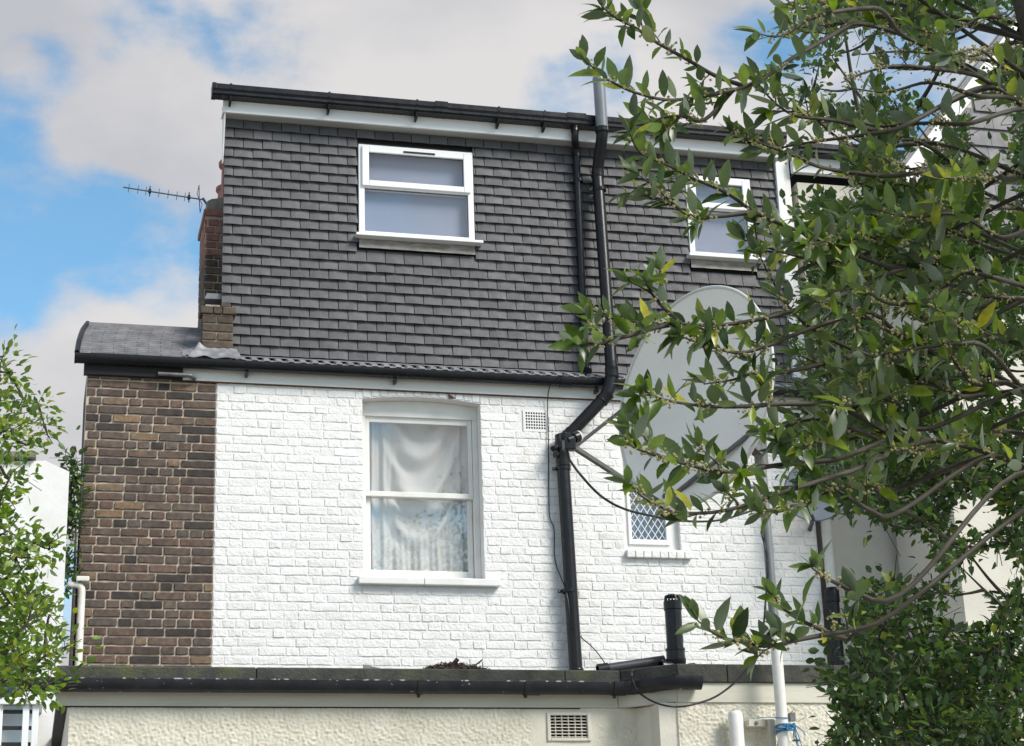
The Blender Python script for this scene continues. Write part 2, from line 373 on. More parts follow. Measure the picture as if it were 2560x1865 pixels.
def lay(bricks, Y, mat, parent, rough, dep, limit=300, name='brick', seed=5, visible=None):
    r = random.Random(seed); H = .0605; var = {}
    for cls, L in (('s', .215), ('h', .097)): var[cls] = [brick_mesh(L, H, rough, dep, seed*100+i+(50 if cls == 'h' else 0)) for i in range(9)]
    meshes = {}
    items = []
    for (p, q, z, zt) in bricks:
        w = q-p; cls = 's' if w > .15 else 'h'; i = r.randrange(9); flip = r.choice((1, -1)); c = ((p+q)/2, Y, (z+zt)/2)
        sx = w/(.215 if cls == 's' else .097); sz = (zt-z)/H
        pa = proj((p, Y, z)); pb = proj((q, Y, zt)); area = abs(pa[0]-pb[0])*abs(pa[1]-pb[1])
        if visible and not visible((pa[0]+pb[0])/2, (pa[1]+pb[1])/2): area *= .01
        items.append((area, cls, i, sx, sz, c, r.uniform(-.5, .5), r.uniform(-.0012, .0012)))
    items.sort(key=lambda t: -t[0]); rest = MB()
    for k, (area, cls, i, sx, sz, c, rot, dy) in enumerate(items):
        vs, fs = var[cls][i]
        if k < limit:
            if (cls, i) not in meshes:
                me = MB().add(vs, fs).mesh(name); me.materials.append(MATS[mat]); me.polygons.foreach_set('use_smooth', [True]*len(me.polygons)); me.set_sharp_from_angle(angle=R(38)); meshes[(cls, i)] = me
            o = link(name, meshes[(cls, i)], None, parent, loc=(c[0], c[1]+dy, c[2])); o.scale = (sx, 1, sz); o.rotation_euler = (0, R(rot), 0)
        else: rest.add([(v[0]*sx+c[0], v[1]+c[1]+dy, v[2]*sz+c[2]) for v in vs], fs)
    if rest.v:
        o = part('brickwork', rest, mat, parent, smooth=38); o['kind'] = 'stuff'

# ------------------------------------------------------------------ ground
g = MB().add([(-300,-300,0),(300,-300,0),(300,300,0),(-300,300,0)], [(0,1,2,3)])
setp(part('garden_ground', g, 'garden_ground', None), kind='structure')

# ------------------------------------------------------------------ the white house
XB = 1.343                               # where brown brick meets white paint
XR = 6.555                               # right end of the white wall
ZF = 6.424                               # underside of the eaves fascia
house = thing('terraced_house', (4, .1, 0), 'white painted brick terraced house with black tile hung dormer', 'house')
# window openings in the wall
sx0, sx1 = at(908, 1240, 0).x, at(1207, 1240, 0).x
sz0, sz1 = at(912, 1441, 0).z, at(907, 996, 0).z
lx0, lx1 = at(1563, 1370, 0).x, at(1703, 1370, 0).x
lz0, lz1 = at(1565, 1372, 0).z, at(1565, 1070, 0).z
RISE = .035
wb = MB(); YB = .0042
def slab(x0, x1, z0, z1): wb.box(x0, x1, YB, .26, z0, z1)
slab(XB, sx0, 0, 6.62); slab(sx1, lx0, 0, 6.62); slab(lx1, XR, 0, 6.62)
slab(sx0, sx1, 0, sz0); slab(lx0, lx1, 0, lz0); slab(lx0, lx1, lz1, 6.62)
arch = [(sx0 + (sx1-sx0)*i/16, sz1 + RISE*(1-((i-8)/8)**2)) for i in range(17)]
wb.prism([(sx1, 6.62), (sx0, 6.62)] + arch, YB, .26, 'y')
wall = part('painted_wall', wb, 'white_mortar', house)
ops = [(sx0, sx1, sz0, 6.6), (lx0, lx1, lz0, lz1), (sx0-.055, sx1+.12, sz0-.075, sz0), (lx0+.0, lx1+.09, lz0-.085, lz0),
       (at(1300, 1050, 0).x, at(1372, 1050, 0).x, at(1335, 1072, 0).z, at(1335, 1032, 0).z), ]
for i in range(14):                      # arch bricks over the sash window stand on end
    pass
bl = courses(XB+.004, XR, 3.45, ZF+.03, .0722, ops, 3)
wx = (sx1-sx0)/14
arc = []
for i in range(14):
    a = sx0+wx*i+.004; zc = sz1 + RISE*(1-((i+.5-7)/7)**2)
    vs, fs = brick_mesh(wx-.008, ZF+.03-zc-.006, .0022, .0035, 900+i)
    arc.append(link('arch_brick', MB().add([(v[0]+a+wx/2-.004, v[1]+.002, v[2]+(zc+.006+ZF+.03)/2) for v in vs], fs).mesh('arch_brick'), 'white_brick', wall, smooth=38))
def vis_wall(px, py): return not (px > 1930 or (1550 < px < 1900 and py < 1270))
lay(bl, 0, 'white_brick', wall, .0044, .0006, seed=7, visible=vis_wall)

# sash window
fy = .125
fw = .045
zt = sz1 - .02
sw = part('sash_window', MB().prism([(sx1-.001, zt-.09), (sx0+.001, zt-.09)] + [(max(sx0+.001, min(sx1-.001, x)), z-.001) for x, z in arch], fy-.004, fy+.1, 'y'), 'sash_paint', house, bevel=.003)
for a, b in ((sx0+.001, sx0+fw), (sx1-fw, sx1-.001)): part('jamb', MB().box(a, b, fy, fy+.1, sz0, zt-.0905), 'sash_paint', sw, bevel=.003)
part('threshold', MB().box(sx0+fw, sx1-fw, fy-.01, fy+.13, sz0+.001, sz0+.03), 'sash_paint', sw, bevel=.003)
a0, a1 = sx0+fw, sx1-fw
zm = at(1050, 1233, .1).z
def sashframe(name, x0, x1, z0, z1, y0, y1, st, tr, br):
    m = MB().box(x0, x0+st, y0, y1, z0, z1).box(x1-st, x1, y0, y1, z0, z1)
    m.box(x0+st, x1-st, y0+.001, y1-.001, z1-tr, z1).box(x0+st, x1-st, y0+.001, y1-.001, z0, z0+br)
    o = part(name, m, 'sash_paint', sw, bevel=.004)
    p = part('pane', MB().box(x0+st, x1-st, (y0+y1)/2-.002, (y0+y1)/2+.002, z0+br, z1-tr), 'sash_glass', sw)
    return o
sashframe('upper_sash', a0+.002, a1-.002, zm-.025, zt-.088, fy+.018, fy+.055, .035, .05, .045)
sashframe('lower_sash', a0+.004, a1-.004, sz0+.03, zm+.012, fy+.062, fy+.10, .045, .035, .07)
hx = at(1058, 1243, .14)
part('lift_handle', MB().tube(smooth_path([(hx.x-.035, fy+.062, zm-.006), (hx.x-.03, fy+.045, zm-.022), (hx.x, fy+.04, zm-.032), (hx.x+.03, fy+.045, zm-.022), (hx.x+.035, fy+.062, zm-.006)]), .005, 8), 'upvc', sw, smooth=60)
sxm = (sx0+sx1)/2-.02
for a, b in ((sx0-.05, sxm), (sxm+.003, sx1+.115)):
    part('sill', MB().prism([(-.06, sz0-.07), (-.06, sz0-.012), (.085, sz0+.0005), (.085, sz0-.07)], a, b), 'white_render', sw, bevel=.006)
# curtain with vertical pleats and a hanging swag
nx, nz = 120, 70; cv, cf = [], []
for j in range(nz+1):
    for i in range(nx+1):
        u, v = i/nx, j/nz; d = v*1.15 + 2.6*(u-.52)**2
        sm = max(0, min(1, (u-.22)/.14))*max(0, min(1, (.92-u)/.14))*max(0, min(1, (.85-v)/.2))
        y = (1-sm)*(.020*math.sin(58*u + 3*math.sin(7*u) + 1.3*v) + .008*math.sin(131*u)) + sm*(.040*math.sin(21*d + 1.2*math.sin(9*u)) + .012*math.sin(47*d+5*u))
        y += .035*(math.sin(3.1*u*v+2*v)) + .02*mnoise.noise((u*4, v*4, 3))
        cv.append((sx0-.02+u*(sx1-sx0+.04),   .258+y*.75, sz0-.02 + (1-v)*(sz1-sz0+.02) - .02*sm*math.sin(3*u)))
for j in range(nz):
    for i in range(nx): k = j*(nx+1)+i; cf.append((k, k+nx+1, k+nx+2, k+1))
part('curtain', MB().add(cv, cf), 'cloth', sw, smooth=180)
def room(x0, x1, z0, z1, y0, y1, parent, mat='room'):
    m = MB(); t = .02
    m.box(x0-t, x0, y0, y1, z0-t, z1+t).box(x1, x1+t, y0, y1, z0-t, z1+t).box(x0, x1, y1, y1+t, z0-t, z1+t).box(x0, x1, y0, y1, z0-t, z0).box(x0, x1, y0, y1, z1, z1+t)
    return part('interior', m, mat, parent)
room(sx0-.05, sx1+.05, sz0-.05, sz1+.1, .30, 1.2, sw)

# small leaded window
lw_ = MB().box(lx0, lx0+.05, .05, .12, lz0, lz1).box(lx1-.085, lx1, .05, .12, lz0, lz1).box(lx0+.05, lx1-.085, .051, .119, lz1-.05, lz1).box(lx0+.05, lx1-.085, .051, .119, lz0, lz0+.05)
lw = part('leaded_window', lw_, 'sash_paint', house, bevel=.004)
c0, c1, d0, d1 = lx0+.05, lx1-.085, lz0+.05, lz1-.05
m = MB().box(c0, c0+.03, .032, .09, d0, d1).box(c1-.03, c1, .032, .09, d0, d1).box(c0+.03, c1-.03, .033, .089, d1-.03, d1).box(c0+.03, c1-.03, .033, .089, d0, d0+.045)
part('casement', m, 'upvc', lw, bevel=.004)
c0 += .03; c1 -= .03; d0 += .045; d1 -= .03
part('pane', MB().box(c0, c1, .06, .064, d0, d1), 'obscure_glass', lw)
W_, H_ = c1-c0, d1-d0; step, hs = W_/5.0, W_/5.0*1.55
for sgn in (1, -1):
    k = -12
    while k < 26:
        pts = []
        # line z = d0 + sgn*(x-c0)*hs/step + k*hs
        for x in (c0, c1):
            z = d0 + sgn*(x-c0)*hs/step + k*hs
            pts.append([x, z])
        (xa, za), (xb, zb) = pts; sl_ = (zb-za)/(xb-xa)
        def cl(x, z):
            if z < d0: return x+(d0-z)/sl_, d0
            if z > d1: return x+(d1-z)/sl_, d1
            return x, z
        A, B = cl(xa, za), cl(xb, zb)
        if c0-1e-4 <= A[0] <= c1+1e-4 and c0-1e-4 <= B[0] <= c1+1e-4 and abs(A[0]-B[0]) > .01:
            part('lead_strip', MB().bar((A[0], .0575+.0015*sgn, A[1]), (B[0], .0575+.0015*sgn, B[1]), .003, .006, (0, 0, 1)), 'upvc', lw)
        k += 1
for i in range(8):                       # brick sill, on edge
    a = lx0 + i*(lx1+.085-lx0)/8
    part('sill_brick', MB().prism([(-.045, lz0-.08), (-.045, lz0-.02), (.05, lz0+.0), (.05, lz0-.08)], a+.003, a+(lx1+.085-lx0)/8-.002), 'white_brick', lw, bevel=.006)
part('net_curtain', MB().add([(c0-.05+i*(W_+.1)/40, .16+.015*math.sin(i*1.1), z) for z in (d0-.05, d1+.05) for i in range(41)], [(i, i+1, i+42, i+41) for i in range(40)]), 'blind', lw, smooth=180)
room(lx0-.03, lx1+.03, lz0-.03, lz1+.03, .262, 1.0, lw)

# air brick of small square holes
ax0, ax1, az0, az1 = at(1313, 1050, 0).x, at(1364, 1050, 0).x, at(1340, 1074, 0).z, at(1340, 1030, 0).z
m = MB(); nxh, nzh = 8, 6; cw, ch = (ax1-ax0)/nxh, (az1-az0)/nzh; hw, hh = cw*.33, ch*.33
xs = [ax0-.02]; zs = [az0-.02]
for i in range(nxh): c = ax0+cw*(i+.5); xs += [c-hw, c+hw]
xs.append(ax1+.02)
for i in range(nzh): c = az0+ch*(i+.5); zs += [c-hh, c+hh]
zs.append(az1+.02)
for i in range(len(xs)-1):
    for j in range(len(zs)-1):
        if i % 2 == 1 and j % 2 == 1: continue
        m.add([(xs[i], -.004, zs[j]), (xs[i+1], -.004, zs[j]), (xs[i+1], -.004, zs[j+1]), (xs[i], -.004, zs[j+1])], [(0, 1, 2, 3)])
        m.add([(xs[i], .0055, zs[j]), (xs[i+1], .0055, zs[j]), (xs[i+1], .0055, zs[j+1]), (xs[i], .0055, zs[j+1])], [(3, 2, 1, 0)])
for i in range(1, len(xs)-2, 2):
    for j in range(1, len(zs)-2, 2):
        a, b, c, d = xs[i], xs[i+1], zs[j], zs[j+1]
        m.add([(a,-.004,c),(b,-.004,c),(b,-.004,d),(a,-.004,d),(a,.0055,c),(b,.0055,c),(b,.0055,d),(a,.0055,d)], [(0,4,5,1),(1,5,6,2),(2,6,7,3),(3,7,4,0)])
ab = part('air_brick', m, 'white_render', house)
part('hole_shade', MB().box(ax0, ax1, .003, .0039, az0, az1), 'dark', ab)  # thin near-black plate painted in for the shade inside the holes

# eaves: fascia, gutter, brackets
part('fascia', MB().box(at(457, 940, -.02).x, XR+.02, -.022, .004, ZF, ZF+.13), 'fascia_white', house, bevel=.003)
part('fascia_seam', MB().box(at(457, 955, -.02).x, XR+.02, -.02, .003, ZF-.008, ZF-.001), 'rust', house)
def halfround(r, t=.004, lip=.006, n=14, squash=1.0):
    o = [(-math.cos(math.pi*i/n)*r, -math.sin(math.pi*i/n)*r*squash) for i in range(n+1)]
    i_ = [(-math.cos(math.pi*i/n)*(r-t), -math.sin(math.pi*i/n)*(r-t)*squash) for i in range(n, -1, -1)]
    return [(-r, lip)] + o + [(r, lip), (r-t, lip)] + i_ + [(-r+t, lip)]
GX0, GX1, GY, GZ = at(188, 895, -.08).x, XR+.05, -.082, 6.572
gprof = [(GY+a, GZ+b) for a, b in halfround(.058, squash=1.15)]
gut = part('eaves_gutter', MB().prism(gprof, GX0, GX1), 'black_plastic', house, smooth=35)
part('gutter_end', MB().prism([(GY+a, GZ+b) for a, b in ([(-.061, .008)] + [(-math.cos(math.pi*i/14)*.061, -math.sin(math.pi*i/14)*.07) for i in range(15)] + [(.061, .008)])], GX0-.006, GX0+.004), 'black_plastic', gut, smooth=35)
for px in (617, 988, 1490, 1890):
    x = at(px, 930, GY).x
    part('gutter_bracket', MB().prism([(GY+a*1.06, GZ+b*1.05) for a, b in halfround(.0585, .003, squash=1.15)] , x-.012, x+.012).box(x-.012, x+.012, GY-.012, -.0225, GZ-.105, GZ-.07), 'black_plastic', gut, bevel=.002)
x = at(1413, 958, GY).x
part('gutter_union', MB().prism([(GY+a*1.08, GZ+b*1.08) for a, b in halfround(.0585, .004, squash=1.15)], x-.055, x+.055), 'black_plastic', gut, smooth=35)
# strip of interlocking roof tiles above the gutter with a lead apron
SL = .84
def roofz(y): return GZ+.022 + (y+.10)*.42
strip = part('eaves_roof', MB().prism([(-.06, roofz(-.06)-.035), (-.06, roofz(-.06)-.02), (.125, roofz(.125)-.02), (.125, roofz(.125)-.035)], 1.36, XR), 'underlay', house)
x = at(590, 900, 0).x; tw = .201
me = None
while x < XR-.1:
    if me is None:
        pr = [(0, 0), (.012, .0), (.022, .02), (.066, .02), (.076, 0), (.112, 0), (.122, .02), (.166, .02), (.176, 0), (.2, 0)]
        mb = MB(); n = len(pr); vs = []
        for y in (-.105, .14):
            for dz in (0, -.016):
                for a, b in pr: vs.append((a, y, roofz(y)+b+dz))
        fs = []
        for i in range(n-1): fs += [(i, i+1, 2*n+i+1, 2*n+i), (n+i+1, n+i, 3*n+i, 3*n+i+1), (i+1, i, n+i, n+i+1)]
        fs += [(0, 2*n, 3*n, n), (n-1, 2*n-1, 4*n-1, 3*n-1)]
        mb.add(vs, fs); me = mb.mesh('tile'); me.materials.append(MATS['eaves_tile'])
    o = link('roof_tile', me, None, strip, loc=(x, rnd.uniform(-.004, .004), rnd.uniform(-.002, .002))); x += tw
vs = []; N_ = 110; x0 = at(585, 900, .1).x
for i in range(N_+1):
    xx = x0+(XR-x0)*i/N_
    for (y, dz) in ((.119, .024), (.08, .026), (.03, .027+.004*mnoise.noise((xx*5, 0, 1))), (.012+.012*mnoise.noise((xx*3, 0, 0)), .021)):
        vs.append((xx, y, roofz(y)+dz))
part('lead_apron', MB().add(vs, [(i*4+k, (i+1)*4+k, (i+1)*4+k+1, i*4+k+1) for i in range(N_) for k in range(3)]), 'lead', house, smooth=60)

# ------------------------------------------------------------------ dormer
DY = .12
DX0, DX1, DZ0, DZ1 = 1.378, 6.50, 6.71, 8.885
wx0, wx1, wz0, wz1 = 2.552, 3.586, 7.868, 8.735
w2x0, w2x1, w2z0, w2z1 = at(1718, 560, DY).x, at(1880, 560, DY).x, at(1720, 640, DY).z, at(1718, 440, DY).z
dm = MB().box(DX0+.2, DX1, .2, 1.0, 6.6, DZ1+.02)
for (a, b, c, d) in ((DX0+.006, wx0, 6.6, DZ1), (wx1, w2x0, 6.6, DZ1), (w2x1, DX1, 6.6, DZ1), (wx0, wx1, 6.6, wz0), (wx0, wx1, wz1, DZ1), (w2x0, w2x1, 6.6, w2z0), (w2x0, w2x1, w2z1, DZ1)): dm.box(a, b, DY+.02, .199, c, d)
dorm = part('dormer', dm, 'underlay', house)
PT = .0935; rows = int((DZ1-DZ0)/PT)+1; PT = (DZ1-DZ0)/rows
TH = PT+.03
def tile_mesh(seed):
    r = random.Random(seed); n = 4; vs = []; W2 = .1625
    for zz, y in ((0, -.026), (TH, .004)):
        for th in (0, .0115):
            for i in range(n+1):
                u = i/n; cam_ = .003*(1-(2*u-1)**2)
                vs.append(((u-.5)*W2, y+th-cam_+r.uniform(-1, 1)*.0006, zz + (r.uniform(-1, 1)*.0009 if zz == 0 else 0) + (.0018*(1-(2*u-1)**2) if zz == 0 else 0)))
    a, b, c, d = 0, n+1, 2*(n+1), 3*(n+1); fs = []
    for i in range(n): fs += [(a+i, a+i+1, c+i+1, c+i), (a+i+1, a+i, b+i, b+i+1), (b+i+1, b+i, d+i, d+i+1)]
    fs += [(a, c, d, b), (a+n, b+n, d+n, c+n)]
    return vs, fs
tv = [tile_mesh(i) for i in range(8)]; tm = []
for vs, fs in tv:
    me = MB().add(vs, fs).mesh('tile'); me.materials.append(MATS['tile']); tm.append(me)
tiles = []; r = random.Random(4)
wins = [(wx0-.004, wx1+.004, wz0-.12, wz1+.012), (w2x0-.004, w2x1+.004, w2z0-.12, w2z1+.012)]
pier_x1 = 1.459
for k in range(rows):
    z = DZ0 + k*PT; x = DX0 - (0 if k % 2 else .0825) - .0
    first = True
    while x < DX1:
        p, q = max(x, DX0), min(x+.1655, DX1); segs = [(p, q)]
        zv0, zv1 = z, z+PT
        for a, b, c, d in wins:
            if zv0 < d-.02 and zv1 > c+.03:
                ns = []
                for s0, s1 in segs:
                    if s1 <= a or s0 >= b: ns.append((s0, s1))
                    else:
                        if s0 < a: ns.append((s0, a))
                        if s1 > b: ns.append((b, s1))
                segs = ns
        for s0, s1 in segs:
            if s1-s0 > .012:
                pa, pb = proj((s0, DY, z)), proj((s1, DY, z+PT)); ar = abs(pa[0]-pb[0])*abs(pa[1]-pb[1])
                if pa[0] > 1640 or (pa[0] > 1400 and pa[1] > 680): ar *= .01
                tiles.append((ar, s0, s1, z, r.randrange(8), r.uniform(-.0025, .0025), r.uniform(-.9, .9), r.uniform(-.0018, .0018)))
        x += .1655
tiles.sort(key=lambda t: -t[0]); rest = MB()
for k, (ar, s0, s1, z, i, dy, ro, dz) in enumerate(tiles):
    sx = (s1-s0-.0065)/.1625
    if k < 300:
        o = link('tile', tm[i], None, dorm, loc=((s0+s1)/2, DY+dy, z+dz)); o.scale = (sx, 1, 1); o.rotation_euler = (R(ro*.6), R(ro*.5), 0)
    else:
        vs, fs = tv[i]; rest.add([(v[0]*sx+(s0+s1)/2, v[1]+DY+dy, v[2]+z+dz+v[0]*R(ro)*.5) for v in vs], fs)
o = part('tiling', rest, 'tile', dorm); o['kind'] = 'stuff'

def casement(nm, x0, x1, z0, z1, zsplit, y, toplight=True):
    fr = MB(); f = .052
    fr.box(x0, x0+f, y-.03, y+.05, z0, z1).box(x1-f, x1, y-.03, y+.05, z0, z1)
    fr.box(x0+f, x1-f, y-.029, y+.049, z1-f*.8, z1).box(x0+f, x1-f, y-.029, y+.049, z0, z0+f*.75).box(x0+f, x1-f, y-.0295, y+.0495, zsplit-.02, zsplit+.022)
    w = part(nm, fr, 'upvc', house, bevel=.004)
    b0, b1 = x0+.028, x1-.028; t0, t1 = zsplit-.008, z1-.02; s = .062
    part('opening_light', MB().box(b0, b0+s, y-.052, y+.0, t0, t1).box(b1-s, b1, y-.052, y+.0, t0, t1).box(b0+s, b1-s, y-.0515, y+.0, t1-s, t1).box(b0+s, b1-s, y-.0515, y, t0, t0+s*.9), 'upvc', w, bevel=.006)
    for (p, q, c, d, yy) in ((b0+s, b1-s, t0+s*.9, t1-s, y-.02), (x0+f, x1-f, z0+f*.75, zsplit-.02, y+.0)):
        part('pane', MB().box(p, q, yy-.002, yy+.002, c, d), 'pane_glass', w)
        g_ = .008
        part('gasket', MB().box(p, p+g_*.5, yy-.012, yy-.002, c, d).box(q-g_*.5, q, yy-.012, yy-.002, c, d).box(p, q, yy-.012, yy-.002, d-g_*.5, d).box(p, q, yy-.012, yy-.002, c, c+g_*.5), 'grey_plastic', w)
    part('sill', MB().prism([(y-.10, z0-.032), (y-.10, z0-.008), (y+.03, z0+.0), (y+.03, z0-.032)], x0-.035, x1+.06), 'upvc', w, bevel=.003)
    # blind hanging inside
    part('blind', MB().box(x0+.01, x1-.01, y+.055, y+.06, z0+.01, z1-.01), 'blind', w)
    vs = []; n = 40
    for i in range(n+1):
        xx = x0 + (x1-x0)*i/n
        for dy, zz in ((-.012, z0-.033), (-.028, z0-.06), (-.034, z0-.122-.001*math.sin(i*.7))): vs.append((xx, DY+dy+.003*mnoise.noise((xx*9, zz*9, 0)), zz))
    part('lead_flashing', MB().add(vs, [(i*3+k, i*3+k+1, (i+1)*3+k+1, (i+1)*3+k) for i in range(n) for k in range(2)]), 'lead_stained', w, smooth=60)
    return w
zs_ = at(900, 466, DY).z
dw = casement('dormer_window', wx0, wx1, wz0, wz1, zs_, DY)
part('trickle_vent', MB().box(wx0+.40, wx0+.685, DY-.058, DY-.052, wz1-.065, wz1-.05), 'dark', dw)
part('head_shadow', MB().box(wx0, wx1, DY-.012, DY+.02, wz1+.002, wz1+.02), 'dark', dw)  # dark strip painted in for the tile row's shadow above the frame
casement('bathroom_window', w2x0, w2x1, w2z0, w2z1, w2z0+(w2z1-w2z0)*.6, DY)
# dormer eaves
FX0 = DX0-.028
part('dormer_fascia', MB().box(FX0, DX1+.02, -.012, .012, DZ1+.002, DZ1+.16), 'upvc', house, bevel=.003)
part('soffit', MB().box(FX0, DX1+.02, .0125, DY+.02, DZ1+.004, DZ1+.018), 'soffit', house)
part('verge_trim', MB().prism([(.0, DZ1+.16), (.2, DZ1+.16), (DY+.03, DZ1-.42), (DY+.004, DZ1-.42), (.0, DZ1+.003)], DX0-.014, DX0-.002), 'fascia_white', house)
part('dormer_roof', MB().box(FX0+.02, DX1+.02, -.005, .3, DZ1+.17, DZ1+.19).box(DX0+.2, DX1+.02, .3, 1.0, DZ1+.17, DZ1+.19), 'felt', house)
HX0, HX1, HY, HZ = at(531, 215, -.07).x, DX1+.05, -.072, 9.02
op = [(-.058, .075), (-.062, .075), (-.062, .03), (-.05, .01), (-.05, -.012), (-.035, -.024), (.058, -.024), (.058, .075), (.054, .075), (.054, -.02), (-.033, -.02), (-.046, -.01), (-.046, .012), (-.058, .032)]
dg = part('dormer_gutter', MB().prism([(HY+a, HZ+b) for a, b in op], HX0, HX1), 'black_plastic', house)
part('gutter_end', MB().prism([(HY+a, HZ+b) for a, b in ((-.066, .08), (-.066, .028), (-.054, .008), (-.054, -.015), (-.037, -.028), (.06, -.028), (.06, .08))], HX0-.006, HX0+.03), 'black_plastic', dg, bevel=.002)
op2 = [(a*1.07, b*1.08+.001) for a, b in op]
for px in (575, 821, 1040, 1243, 1357, 1640, 1870):
    x = at(px, 270, HY).x
    part('gutter_bracket', MB().prism([(HY+a, HZ+b) for a, b in op2], x-.01, x+.01).prism([(HY-.045, HZ-.026), (HY-.03, HZ-.07), (HY+.02, HZ-.085), (HY+.055, HZ-.085), (HY+.055, HZ-.026)], x-.009, x+.009), 'black_plastic', dg)
x0, x1 = at(1084, 270, HY).x, at(1116, 270, HY).x
part('gutter_union', MB().prism([(HY+a*1.09, HZ+b*1.09+.001) for a, b in op], x0, x1), 'black_plastic', dg)
x = at(1437, 300, HY).x
part('gutter_outlet', MB().prism([(HY+a*1.1, HZ+b*1.1+.001) for a, b in op], x-.09, x+.09), 'black_plastic', dg)
# corner post at the right end of the dormer
part('corner_board', MB().box(DX1+.0, DX1+.075, DY-.05, DY+.1, 6.75, DZ1+.003), 'upvc', house, bevel=.004)
part('corner_trim', MB().box(DX1+.077, DX1+.15, DY-.02, DY+.1, 6.75, DZ1+.16), 'fascia_white', house, bevel=.004)

# pipes
def pipe(name, pts, r, parent, sockets=(), mat='black_plastic', rad=.08, n=18):
    P = bend(pts, rad); o = part(name, MB().tube(P, r, n), mat, parent, smooth=40)
    for (a, b, L) in sockets:
        a, b = Vector(a), Vector(b); d = (b-a).normalized()
        part('socket', MB().lathe(a, [(r, 0), (r+.004, 0), (r+.008, .006), (r+.008, .016), (r+.0045, .02), (r+.0045, L-.006), (r+.0055, L-.004), (r+.0055, L), (r, L)], 22, d), mat, o, smooth=40)
    return o
def clip(p, r, parent, mat='black_plastic', wally=.12):
    p = Vector(p); m = MB().lathe(p-Vector((0, 0, .014)), [(r, 0), (r+.006, 0), (r+.006, .028), (r, .028)], 20)
    m.box(p.x-r-.04, p.x-r+.01, p.y+.01, p.y+.02, p.z-.013, p.z+.013).box(p.x-.012, p.x+.012, p.y+r*.8, wally, p.z-.012, p.z+.012)
    part('pipe_clip', m, mat, parent, smooth=40)
    part('screw', MB().lathe(p+Vector((-r-.03, .004, 0)), [(0, -.006), (.006, -.004), (.006, .006)], 8, (0, 1, 0)), 'cement', parent)
a, b, c, d = Vector((at(1437, 308, -.075).x, -.075, HZ-.03)), at(1437, 345, -.07), at(1440, 372, .06), at(1464, 925, .055)
dp = pipe('downpipe', [a, b, c, d, d+Vector((.012, -.05, -.03))], .033, house, [(at(1437, 316, -.072), at(1437, 340, -.072), .05), (at(1441, 378, .06), at(1441, 400, .06), .06), (at(1446, 447, .06), at(1446.4, 455, .06), .03), (at(1463, 900, .055), at(1463.5, 912, .055), .04)])
clip(at(1447, 452, .06), .034, dp, wally=.10); clip(at(1461, 790, .055), .034, dp, wally=.10)
# soil stack: wall section, branch, swept offset, dormer section, terminal above the gutter
s0, s1 = at(1441, 1690, -.085), at(1405, 1118, -.085)
sp = pipe('soil_pipe', [s0, s1], .055, house, [(at(1440.5, 1672, -.085), at(1441, 1680, -.085), .05), (at(1409, 1168, -.085), at(1407, 1140, -.085), .12)])
clip(at(1423, 1478, -.085), .056, sp, wally=.0); clip(at(1409, 1172, -.085), .056, sp, wally=.0)
o1, o2 = at(1412, 1098, -.11), at(1520, 985, -.21)
pipe('swept_pipe', [at(1406, 1128, -.09), o1, o2, at(1530, 935, -.215), at(1527, 905, -.21)], .054, house, [(at(1502, 1004, -.19), at(1522, 983, -.21), .10), (at(1530, 945, -.215), at(1529, 930, -.215), .09), (at(1418, 1092, -.115), at(1428, 1081, -.12), .06)], rad=.09)
top1, top2 = at(1494, 425, -.0), at(1506, 335, -.19)
up = pipe('vent_stack', [at(1529, 925, -.213), at(1494, 440, .0), top1, top2, at(1497, 200, -.19)], .053, house, [(at(1494.5, 445, 0), at(1494, 428, 0), .07), (at(1505, 332, -.19), at(1503, 305, -.19), .05)], rad=.08)
clip(at(1499, 475, -.02), .054, up, wally=.1)
part('vent_sheen', MB().tube([at(1505.6, 328, -.19), at(1497.5, 206, -.19)], .0552, 20), 'sheen_pipe', up, smooth=40)  # overlay tube, its lighter grey painted in for the reflection on the pipe
part('vent_collar', MB().lathe(at(1497.5, 208, -.19), [(.0535, 0), (.058, .004), (.058, .05), (.05, .06), (.03, .11), (.0, .115)], 20), 'sheen_pipe', up, smooth=50)
tee = part('soil_branch', MB().lathe(at(1405, 1122, -.085), [(.0545, -.01), (.063, -.005), (.063, .06), (.058, .065), (.058, .12), (.03, .135), (0, .136)], 22).tube([at(1405, 1110, -.085)+Vector((-.055, -.02, -.03)), at(1392, 1122, -.085)+Vector((-.05, -.06, -.02))], .026, 14), 'black_plastic', house, smooth=45)
part('boss', MB().tube([at(1388, 1137, -.12), at(1400, 1137, -.09)], .028, 14), 'black_plastic', tee, smooth=45)

# thin loose cable down the wall
def cable(name, pts, r, parent=None, label=None, cat=None):
    o = part(name, MB().tube(smooth_path(pts, 8), r, 6), 'cable', parent, smooth=60)
    return setp(o, label, cat)
cable('telephone_cable', [at(1425, 938, -.145), at(1400, 940, -.15), at(1378, 958, -.12), at(1369, 1000, -.03), at(1371, 1100, -.015), at(1372, 1230, -.015), at(1374, 1290, -.015), at(1384, 1318, -.015), at(1386, 1345, -.02), at(1386, 1385, -.02), at(1393, 1420, -.02), at(1410, 1462, -.09), at(1420, 1500, -.15), at(1428, 1560, -.155), at(1452, 1592, -.10), at(1485, 1622, -.06), at(1512, 1658, -.03), at(1516, 1675, -.02)], .0045, None, 'thin black cable hanging down the white wall beside the soil pipe', 'cable')
for px, py in ((1386, 1318), (1372, 1222), (1370, 1050)):
    pass
part('rust_wedge', MB().prism([(at(1120, 988, 0).x, ZF-.01), (at(1138, 992, 0).x, ZF-.045), (at(1122, 999, 0).x, ZF-.05)], -.012, .002, 'y'), 'rust', house)
